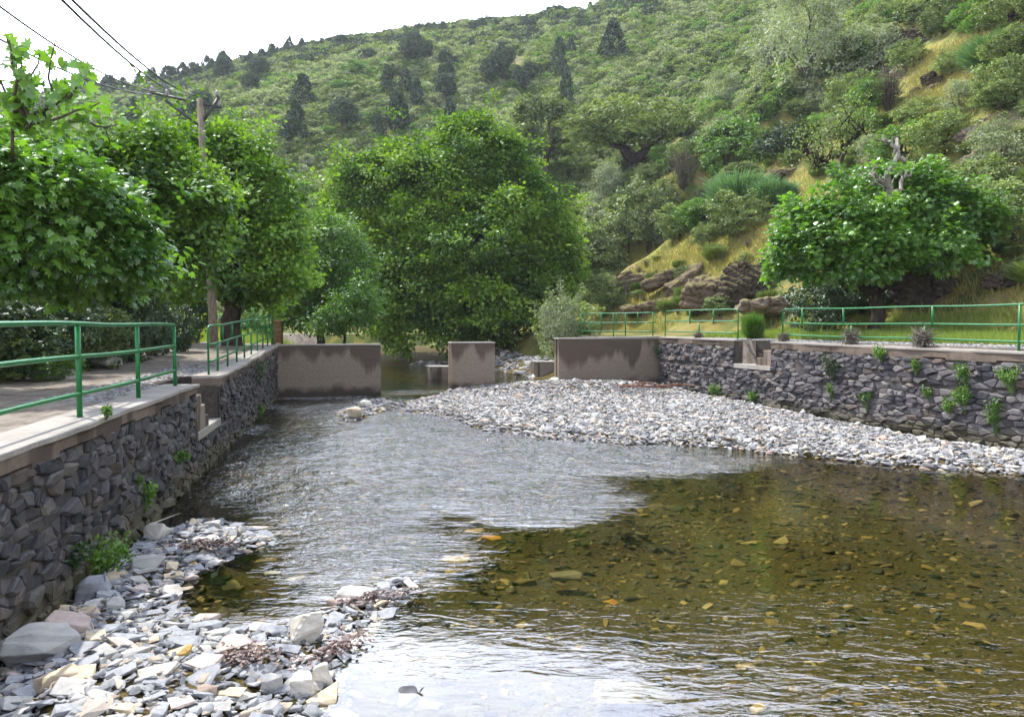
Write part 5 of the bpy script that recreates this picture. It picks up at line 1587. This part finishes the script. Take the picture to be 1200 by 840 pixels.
# named stones the photo shows one by one: px, py of their foot, width px, height px
def stone(name, label, px, py, wpx, hpx, mat, seed, z=None, flat=False, rot=None, cat='stone', depth=.7, tilt=0.0, bev=.08, rough=.06):
    p = at_z(px, py, 0.05)
    zb = float(bed_z(p[0], p[1])) if z is None else z
    p = at_z(px, py, zb); k = p[1] / F
    W, Hh = wpx * k, hpx * k * (1.0 if not flat else .5)
    if flat: Hh = max(Hh, .03)
    me = rock_mesh(name, seed, (W, W * depth, Hh * 1.25), 15, M[mat], .75, rough * 1.6, bev)
    ob = link(name, me); ob.location = (p[0], p[1] + W * depth * .3, zb + Hh * .42)
    ob.rotation_euler = (tilt, 0, rnd.uniform(-.3, .3) if rot is None else rot)
    tag(ob, label, cat)
    return ob
ST = [
    ('boulder', 'large pale flat-topped boulder at the left edge of the near stone bank', 34, 782, 118, 38, 'palestone', 501, {'rough': .14, 'bev': .04}),
    ('boulder', 'pinkish angular boulder right of the big pale boulder at the left edge', 78, 752, 58, 38, 'pinkstone', 502, {}),
    ('stone', 'cream block of stone at the foot of the left wall, by the water', 182, 633, 38, 22, 'quartz', 503, {}),
    ('boulder', 'bright white angular stone standing at the water edge, bottom centre-left', 357, 756, 46, 40, 'quartz', 504, {}),
    ('stone', 'cream stone pair at the bottom of the picture, left block', 354, 818, 36, 28, 'quartz', 505, {}),
    ('stone', 'cream stone right of a similar block at the bottom edge of the bank', 377, 808, 30, 32, 'quartz', 506, {}),
    ('stone', 'square pale grey stone just left of the cream stone pair', 316, 814, 32, 22, 'palestone', 507, {}),
    ('stone', 'pinkish rounded stone with dead leaves beside it on the near bank', 268, 772, 60, 24, 'pinkstone', 508, {}),
    ('stone', 'ochre-brown wedge of stone in the middle of the near bank', 215, 776, 28, 20, 'ochre', 509, {}),
    ('stone', 'cream rounded stone beside the small dark pool', 198, 700, 28, 14, 'quartz', 510, {}),
    ('stone', 'pale flat slab among slates above the small dark pool', 170, 668, 44, 14, 'palestone', 511, {}),
    ('stone', 'buff stone near the green plants at the wall foot', 128, 684, 30, 14, 'buff', 512, {}),
    ('stone', 'grey tilted slate slab below the wall plants', 105, 702, 46, 22, 'greystone', 513, {'tilt': .5}),
    ('stone', 'light blue-grey stone on the little spit above the small pool', 250, 622, 30, 12, 'palestone', 514, {}),
    ('stone', 'light grey stone at the right tip of the little spit above the small pool', 305, 640, 28, 12, 'palestone', 515, {}),
    ('stone', 'pinkish stone at the lower right of the small dark pool', 247, 730, 24, 10, 'pinkstone', 516, {}),
    ('stone', 'pale pinkish flat stone in the shallows below the small pool', 300, 738, 44, 8, 'pinkstone', 517, {'flat': True, 'z': -.01}),
    ('stone', 'cream flat stone lying near the bottom edge of the bank', 268, 828, 60, 14, 'quartz', 518, {'flat': True}),
    ('stone', 'buff elongated stone near the bottom edge of the bank', 318, 838, 46, 14, 'buff', 519, {'flat': True}),
    ('stone', 'white stone in the middle of the bank left of the ochre wedge', 60, 812, 60, 24, 'buff', 520, {'rot': .6}),
    ('stone', 'cream flat stone below the ochre wedge of stone', 180, 800, 50, 18, 'quartz', 521, {}),
    ('stone', 'long pale slab at the tip of the spit dividing riffle and pool', 418, 706, 58, 14, 'palestone', 522, {'z': -.02}),
    ('stone', 'salmon-coloured flat stone beside the long pale slab at the tip of the spit', 395, 712, 34, 10, 'pinkstone', 523, {'z': -.02}),
    ('stone', 'dark wet slate in the water at the bottom, right of the cream pair', 472, 826, 44, 16, 'darkrock', 524, {'z': -.06, 'tilt': .2, 'rot': .7}),
    ('boulder', 'large submerged pale boulder at the bottom centre edge of the pool', 745, 838, 110, 26, 'submerged', 525, {'z': -.42}),
    ('stone', 'bright orange submerged stone in the dark pool just below the riffle edge', 575, 634, 28, 9, 'orange', 526, {'z': -.10, 'flat': True}),
    ('stone', 'yellow slab of stone just under water at the edge of the riffle', 535, 660, 42, 10, 'ochre', 527, {'z': -.07, 'flat': True}),
    ('stone', 'small yellow stone below the yellow slab just under water', 528, 672, 18, 6, 'ochre', 528, {'z': -.09, 'flat': True}),
    ('stone', 'white-edged yellow stone above the yellow slab in the shallows', 556, 625, 28, 6, 'ochre', 529, {'z': -.05, 'flat': True}),
    ('stone', 'orange-brown submerged stone in the pool right of the yellow slab', 716, 708, 22, 8, 'orange', 530, {'z': -.16, 'flat': True}),
    ('stone', 'brown long submerged stone lower right of the yellow slab', 665, 680, 46, 12, 'submerged', 531, {'z': -.28, 'flat': True}),
    ('stone', 'buff submerged stone in the small dark pool by the left bank', 308, 660, 30, 9, 'ochre', 532, {'z': -.05, 'flat': True}),
    ('stone', 'lower yellowish submerged stone in the small dark pool by the left bank', 318, 674, 20, 6, 'buff', 533, {'z': -.06, 'flat': True}),
    ('stone', 'wet cream stone breaking the riffle right of the small pool', 342, 680, 34, 9, 'buff', 534, {'z': -.04, 'flat': True}),
    ('stone', 'flat buff stone in the fast water below the left dam wall', 412, 488, 26, 10, 'buff', 535, {}),
    ('stone', 'pale stone in the fast water in front of the left dam wall', 428, 478, 20, 9, 'quartz', 536, {}),
    ('stone', 'yellow-green submerged leaf-like stone at far right of the pool', 1145, 737, 30, 6, 'ochre', 537, {'z': -.3, 'flat': True}),
    ('stone', 'pale stone sitting alone at the water edge of the wide bar', 650, 448, 14, 6, 'quartz', 538, {}),
    ('stone', 'dark rock at the water edge of the wide bar', 880, 530, 26, 8, 'darkrock', 539, {}),
    ('stone', 'buff submerged stone left of the big submerged boulder', 512, 778, 34, 9, 'submerged', 540, {'z': -.14, 'flat': True}),
    ('stone', 'pale submerged stone near the bottom left of the pool', 450, 790, 26, 8, 'submerged', 541, {'z': -.10, 'flat': True}),
    ('stone', 'pinkish submerged stone at the bottom edge of the pool', 505, 832, 30, 12, 'submerged', 542, {'z': -.16, 'flat': True}),
]
for nm, lb, px, py, wp, hp, mt, sd_, kw in ST: stone(nm, lb, px, py, wp, hp, mt, sd_, **kw)

# dark ledge stones at the foot of both walls
def foot_rocks():
    r = random.Random(12)
    for i in range(16):
        Y = 14.5 + i * .95; p = rw(Y, -.22 - r.random() * .2); z = float(bed_z(p[0], p[1])); s = r.uniform(.3, .55)
        ob = link('wall_foot_rock', rock_mesh('wall_foot_rock', 600 + i, (s, s * .7, s * .5), 15, M['darkrock' if i % 3 else 'rock'], .55, .05, .07)); ob.location = (p[0], p[1], z + s * .1); ob.rotation_euler = (0, 0, r.random() * 3)
        tag(ob, 'dark rough stone of the row lying along the foot of the right wall', 'stone', 'dark stones along the foot of the right wall')
foot_rocks()

# driftwood, twigs and dead leaves
def sticks(name, label, px, py, z, n, L, rad, spread, mat, cat, kind=None):
    p = at_z(px, py, z); mb = MB(); r = np.random.default_rng(px)
    for i in range(n):
        c = np.array([r.normal() * spread[0], r.normal() * spread[1], abs(r.normal()) * spread[2] + .02]); a = r.normal() * .5
        d = np.array([math.cos(a), math.sin(a), r.normal() * .12]) * L * r.uniform(.3, 1) / 2
        tube(mb, [c - d, c + r.normal(size=3) * L * .04, c + d], [rad, rad * .8, rad * .3], 5)
    ob = mb.build(name, M[mat], None, True); ob.location = p; tag(ob, label, cat, kind=kind)
sticks('driftwood_pile', 'pile of brown driftwood lying on the shingle bar by the right dam wall', 765, 453, .55, 18, 1.2, .03, (.5, .15, .03), 'driftwood', 'driftwood')
def leaves_patch(label, px, py, z, n, spread, rot=0.0):
    p = at_z(px, py, z); mb = MB(); r = np.random.default_rng(px + 7)
    a = r.normal(size=n) * spread[0]; b = r.normal(size=n) * spread[1]
    X = a * math.cos(rot) - b * math.sin(rot); Y = a * math.sin(rot) + b * math.cos(rot)
    P = np.stack([X, Y, .02 + .03 * r.random(n)], 1)
    D = unit(n, r); D[:, 2] *= .3
    put_leaves(mb, P, D, unit(n, r) * .5 + [0, 0, 1], .028 * (1 + .6 * r.random(n)), r.random(n), 'broad')
    for _ in range(14):
        q = P[r.integers(n)]; d = unit(1, r)[0] * .12; d[2] *= .2; tube(mb, [q - d, q + d], [.004, .002], 4)
    ob = mb.build('dead_leaves', M['deadleaf']); ob.location = p; tag(ob, label, 'dead leaves', kind='stuff')
M['deadleaf'] = leaf_mat('reddish_dead_leaf', (.06, .035, .028), (.24, .15, .12), .15, .05)
leaves_patch('reddish dead leaves heaped on the near bank beside the pinkish stone', 292, 770, .13, 240, (.12, .07))
leaves_patch('reddish dead leaves caught on the little spit above the small pool', 240, 640, .09, 420, (.22, .09))
leaves_patch('reddish debris and leaves on the spit by the white angular stone', 395, 762, .03, 230, (.05, .2), -.5)
leaves_patch('dead leaves and twigs caught at the tip of the dividing spit', 440, 702, .03, 220, (.22, .07), .5)

# bundles of dry debris caught on the right railing posts
for i, (Y, s, lb) in enumerate([(20.55, .22, 'bundle of dry flood debris caught on the long right railing, left bundle'), (18.3, .26, 'bundle of dry flood debris caught on the long right railing, right bundle'),
                                (27.8, .16, 'tuft of dry flood debris on the far right railing post'), (23.2, .17, 'dark debris tuft at the left end post of the long right railing')]):
    mb = MB(); r = np.random.default_rng(70 + i); n = 420
    P = r.normal(size=(n, 3)) * [s * .4, s * .3, s * .38]
    put_leaves(mb, P, unit(n, r) + [0, 0, -.2], unit(n, r), s * .8 * (.4 + r.random(n)), r.random(n), 'needle')
    ob = mb.build('debris_bundle', M['leaf_twig']); ob.location = rw(Y, .22, 2.1 + s * .6 + .05); tag(ob, lb, 'flood debris')

def rock_mat(name, a, b):
    m, nt, out = newmat(name); p = geopos(nt); g = nt.nodes.new('ShaderNodeNewGeometry')
    n = noise(nt, 3.5, 8, .7, p); n2 = noise(nt, 1.6, 6, .7, p)
    c = ramp(nt, [(.3, a), (.7, b)], n.outputs[0]).outputs[0]
    sp = N(nt, 'SeparateXYZ'); nt.links.new(g.outputs['Normal'], sp.inputs[0])
    f = mapr(nt, mathn(nt, 'ADD', sp.outputs[2], mathn(nt, 'MULTIPLY', n2.outputs[0], 1.2)), 1.15, 1.45)
    moss = ramp(nt, [(.35, (.10, .12, .03)), (.65, (.27, .23, .08))], n.outputs[0]).outputs[0]
    c = mixc(nt, mathn(nt, 'MULTIPLY', f, .85), c, moss)
    principled(nt, out, c, .95, bump(nt, n.outputs[0], 1.0, .12), .1)
    return m
# rock outcrops on the right slope
def ledge_mesh(seed, dims):
    """weathered rock: finely divided lump with bedding steps, cracks and rough breaks"""
    me0 = rock_mesh('t', seed, dims, 20, None, .6, 0, .05)
    bm = bmesh.new(); bm.from_mesh(me0); bmesh.ops.triangulate(bm, faces=bm.faces[:])
    for k in range(4):
        ee = [e for e in bm.edges if e.calc_length() > max(dims) * .05]
        if not ee: break
        bmesh.ops.subdivide_edges(bm, edges=ee, cuts=1, use_grid_fill=True); bmesh.ops.triangulate(bm, faces=bm.faces[:])
    bm.normal_update(); V = np.array([v.co for v in bm.verts]); nn = np.array([v.normal for v in bm.verts]); D = max(dims)
    q = V / D; tiltv = q[:, 2] + .35 * q[:, 0]
    lay = np.abs(((tiltv * 7 + .5 * fbm(q[:, 0] * 2, q[:, 1] * 2, q[:, 2] * 2, seed=seed)) % 1) - .5) * 2
    h = .035 * sstep(.25, .6, lay) + .09 * fbm(q[:, 0] * 4, q[:, 1] * 4, q[:, 2] * 7, oct=5, seed=seed + 3, gain=.6) - .07 * sstep(.08, .0, np.abs(fbm(q[:, 0] * 3, q[:, 1] * 3, q[:, 2] * 1.2, seed=seed + 8)))
    V = V + nn * (h * D * .8)[:, None]
    for i, v in enumerate(bm.verts): v.co = V[i]
    bm.to_mesh(me0); bm.free(); return me0
def outcrop(label, px, py, wpx, hpx, seed, mat='rock', tilt=(0, 0, 0), depth=.8, name='rock_outcrop', Y=None, n=3):
    p = hit(px, py) if Y is None else at_y(px, py, Y)
    if p is None: return
    k = p[1] / F; W, Hh = wpx * k, hpx * k
    root = None; r = random.Random(seed)
    bmj = bmesh.new()
    for i in range(n):
        w_ = W * (.75 if n > 1 else 1) * r.uniform(.7, 1); h_ = Hh * r.uniform(.65, 1)
        me = ledge_mesh(seed + i, (w_, w_ * depth, h_))
        mt_ = Matrix.Translation(((i - (n - 1) / 2) * W * .30, r.uniform(-.15, .15) * W, h_ * .15 + r.uniform(-.1, .1) * Hh)) @ Euler((tilt[0] + r.uniform(-.15, .15), tilt[1] + r.uniform(-.15, .15), r.uniform(-.4, .4))).to_matrix().to_4x4()
        me.transform(mt_); bmj.from_mesh(me)
    me = bpy.data.meshes.new(name); bmj.to_mesh(me); bmj.free(); me.materials.append(M[mat])
    ob = link(name, me); ob.location = p; tag(ob, label, 'rock')
M['rock'] = rock_mat('brown_rock_grown_with_moss', (.10, .075, .055), (.25, .19, .14))
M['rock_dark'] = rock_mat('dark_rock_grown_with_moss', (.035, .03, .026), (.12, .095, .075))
M['rock_pink'] = rock_mat('pinkish_rock', (.16, .12, .10), (.34, .27, .23))
OC = [('tall dark overhanging rock left of the right fig tree', 880, 345, 60, 72, 701, 'rock_dark', (0, .3, 0)),
      ('brown ledge of rock above the gap in the right railings', 845, 352, 80, 40, 702, 'rock', (0, -.4, 0)),
      ('long sloping brown rock ledge on the grassy slope', 800, 330, 90, 22, 703, 'rock', (0, -.45, 0)),
      ('brown rock at the left end of the grassy slope above the dam', 745, 340, 40, 50, 704, 'rock', (0, -.6, 0)),
      ('low brown rock ledge near the farthest railing', 770, 362, 70, 16, 705, 'rock', (0, -.3, 0)),
      ('flat rock shelf right behind the gap in the right railings', 915, 362, 90, 20, 706, 'rock_pink', (0, -.1, 0)),
      ('dark jagged rock high on the slope near the top of the picture', 1068, 62, 50, 52, 707, 'rock_dark', (0, -.3, 0)),
      ('dark split rock on the yellow slope below the highest rock', 1100, 96, 34, 18, 708, 'rock_dark', (0, -.3, 0)),
      ('small pale rock on the yellow slope', 1082, 108, 26, 14, 709, 'rock', (0, -.3, 0)),
      ('pinkish bare rock at the right edge of the slope', 1160, 158, 60, 22, 710, 'rock_pink', (0, -.25, 0)),
      ('larger pinkish bare rock at the right edge below the other', 1172, 186, 70, 26, 711, 'rock_pink', (0, -.25, 0)),
      ('dark rock at the upper right edge of the picture', 1185, 98, 40, 40, 712, 'rock_dark', (0, -.3, 0)),
      ('rock showing through scrub above the leaning oak', 925, 205, 40, 12, 713, 'rock', (0, -.3, 0)),
      ('brown boulder right of the fig tree at the edge of the grass', 1180, 332, 50, 30, 714, 'rock_dark', (0, 0, 0)),
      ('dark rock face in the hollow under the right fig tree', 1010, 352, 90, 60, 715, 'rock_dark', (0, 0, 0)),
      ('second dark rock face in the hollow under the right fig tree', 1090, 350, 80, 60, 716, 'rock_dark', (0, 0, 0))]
for lb, px, py, wp, hp, sd_, mt, tl in OC: outcrop(lb, px, py, wp, hp, sd_, mt, tl)
for lb, Xo, Yo, s, sd_ in [('heap of pale stones beside the path behind the near railing', -8.6, 14.4, .75, 720), ('old stone at the foot of the dark left bank', -9.4, 17.5, .9, 721)]:
    ob = link('boulder', rock_mesh('boulder', sd_, (s, s * .8, s * .5), 18, M['palestone'], .5, .1, .05)); ob.location = (Xo, Yo, float(ground_z(Xo, Yo)) + .1); tag(ob, lb, 'stone')

# ------------------------------------------------------------------ grass and small plants
def blades(name, label, X, Y, Z, hgt, mat, seed, cat='grass', kind='stuff', lean=.35, wid=1.0):
    r = np.random.default_rng(seed); n = len(X); mb = MB()
    D = np.stack([r.normal(size=n) * lean, r.normal(size=n) * lean, np.ones(n)], 1)
    T = LEAF['blade']; 
    s = hgt * (.5 + .8 * r.random(n))
    put_leaves(mb, np.stack([X, Y, Z - .01], 1), D, unit(n, r) * [1, 1, .1], s * wid, np.clip(.5 + .25 * r.normal(size=n), 0, 1), 'blade')
    ob = mb.build(name, M[mat]); tag(ob, label, cat, kind=kind); return ob
r = np.random.default_rng(9)
n = 60000; Y = r.uniform(13, 30, n); d_ = r.uniform(1.5, 5.6, n); X = XR(Y) + d_
k = (fbm(X * 1.2, Y * 1.2, seed=91) > -.25) ; X, Y = X[k], Y[k]
blades('terrace_grass', 'bright green grass strip behind the right railings', X, Y, ground_z(X, Y), .26, 'grass', 1)
n = 120000; Y = r.uniform(16, 60, n); X = XR(Y) + r.uniform(4.5, 26, n)
k = fbm(X * .35, Y * .35, seed=92) > -.08; X, Y = X[k], Y[k]
blades('slope_grass', 'yellowing dry grass on the open parts of the near right slope', X, Y, ground_z(X, Y), .34, 'grass_dry', 2)
PP = []
for PG in ([(1052, 158), (1072, 112), (1068, 72), (1110, 62), (1165, 38), (1158, 78), (1128, 104), (1124, 150), (1092, 170)], [(700, 368), (716, 335), (800, 275), (900, 256), (915, 285), (840, 330), (760, 362)]):
    PG = np.array(PG, float); q = r.uniform(PG.min(0) - 6, PG.max(0) + 6, (16000, 2)); q = q[poly_sd(PG, q[:, 0], q[:, 1]) > -6]
    PP += [hit(a, b) for a, b in q]
PP = np.array([p for p in PP if p is not None]); PP[:, :2] += r.normal(size=(len(PP), 2)) * .15
blades('yellow_grass', 'golden grass strips on the open ledges of the right slope', PP[:, 0], PP[:, 1], ground_z(PP[:, 0], PP[:, 1]), .55, 'grass_dry', 6, lean=.5, wid=1.0)
n = 26000; Y = r.uniform(8, 40, n); X = XL(Y) - r.uniform(3.6, 7.5, n)
k = fbm(X * .8, Y * .8, seed=93) > -.1; X, Y = X[k], Y[k]
blades('bank_grass', 'green grass and weeds at the foot of the left bank beside the path', X, Y, ground_z(X, Y), .24, 'grass', 3)
n = 9000; Y = r.uniform(34, 54, n); X = XL(Y) - r.uniform(.5, 9, n)
blades('meadow_grass', 'sunlit meadow grass far along the left path', X, Y, ground_z(X, Y), .5, 'grass', 4)

def weed(label, pos, w_, h_, leafm, seed, kind='quad', hang=0.0, n=260, leaf=.05, name='wall_plant', cat='plant'):
    r = np.random.default_rng(seed); mb = MB(); mt = MB(); C = []
    ns = max(5, n // 32)
    for i in range(ns):
        a = r.random() * 2 * pi; q = r.random() ** .5
        e = np.array([math.cos(a) * q * w_ / 2, math.sin(a) * q * w_ / 3, h_ * r.uniform(.55, 1)]) if not hang else np.array([r.normal() * w_ / 4, 0, -h_ * r.uniform(.3, 1)]) + np.array(hang_n) * .1
        m = e * .5 + r.normal(size=3) * w_ * .05
        tube(mt, [(0, 0, 0), m, e], [.008, .006, .003], 4)
        k = n // ns; t = r.random(k)[:, None]; P = m * (1 - t) + e * t + unit(k, r) * w_ * .10
        put_leaves(mb, P, unit(k, r) + [0, 0, .4], unit(k, r) + [0, 0, .6], leaf * (.7 + .6 * r.random(k)), np.clip(.5 + .3 * r.normal(size=k), 0, 1), kind)
    root = empty(name, pos); tag(root, label, cat)
    mb.build('leaves', M[leafm], root); mt.build('stems', M[leafm], root)
hang_n = (-1, 0, 0)
def on_wall_r(px, py):
    u = (px - 600) / 900; Y = (10.45 + .322 * 15.7) / (u + .322); p = at_y(px, py, Y); return (p[0] - .05, p[1] - .02, p[2])
def on_wall_l(px, py):
    u = (px - 600) / 900; Y = (-3.93 + .2 * 5.9) / (u + .2); p = at_y(px, py, Y); return (p[0] + .06, p[1], p[2])
W = [('dark green hanging plant in the middle of the right wall', 979, 448, .45, .55, 'leaf_ivy', 300), ('pale stem plant right below the dark green hanging plant', 977, 470, .2, .35, 'leaf_willow', 90),
     ('bright green leafy tuft near the top of the right wall', 1035, 424, .4, .26, 'leaf_bright', 220), ('yellow-green plant upper right on the right wall', 1135, 452, .4, .35, 'leaf_willow', 260),
     ('yellow-green plant low on the right wall under the upper one', 1133, 485, .4, .5, 'leaf_willow', 300), ('tall yellow-green plant at the foot of the right wall near the right edge', 1170, 512, .35, .55, 'leaf_willow', 300),
     ('small yellowish plant low in the middle of the right wall', 1018, 482, .28, .4, 'leaf_willow', 160), ('small plant at the right edge of the right wall', 1188, 462, .4, .4, 'leaf_bright', 200),
     ('thin pale plant left of the tall one at the wall foot', 1117, 492, .3, .35, 'leaf_bright', 160), ('small creeping plant at the corner of the dam and the right wall', 772, 420, .5, .5, 'leaf_ivy', 160),
     ('low yellowish tuft at the foot of the far right wall', 842, 466, .5, .3, 'leaf_willow', 160), ('green tuft at the foot of the right wall below the recess', 885, 474, .4, .3, 'leaf_bright', 160),
     ('tuft growing high on the right wall between the other plants', 1075, 440, .25, .3, 'leaf_willow', 120), ('little pale weed on the right wall below the bright leafy tuft', 1090, 470, .22, .26, 'leaf_bright', 100)]
for i, (lb, px, py, w_, h_, lf, n) in enumerate(W): weed(lb, on_wall_r(px, py), w_ * 1.5, h_ * 1.5, lf, 800 + i, n=int(n * 2.6), leaf=.055)
W = [('bushy green plant growing at the foot of the left wall on the near bank', 104, 678, .85, .42, 'leaf_bright', 900), ('smaller tuft left of the bushy plant at the left wall foot', 80, 668, .4, .3, 'leaf_ivy', 260), ('leafy plant at the left wall foot above the cream block', 166, 600, .3, .42, 'leaf_bright', 300),
     ('yellow-green weed on the left wall above the cream block', 158, 575, .18, .22, 'leaf_willow', 120), ('tiny yellow weed at the coping edge of the near left wall', 118, 492, .16, .14, 'leaf_willow', 70),
     ('moss tuft on the left wall near the waterline', 205, 545, .3, .2, 'leaf_willow', 160), ('mossy tuft low on the far left wall', 302, 488, .5, .4, 'leaf_willow', 240), ('ivy patch high on the far left wall', 300, 450, .7, .7, 'leaf_ivy', 260)]
for i, (lb, px, py, w_, h_, lf, n) in enumerate(W): weed(lb, on_wall_l(px, py), w_, h_, lf, 850 + i, n=n, leaf=.055)
print('TIME', _time.time() - _T0, '05')
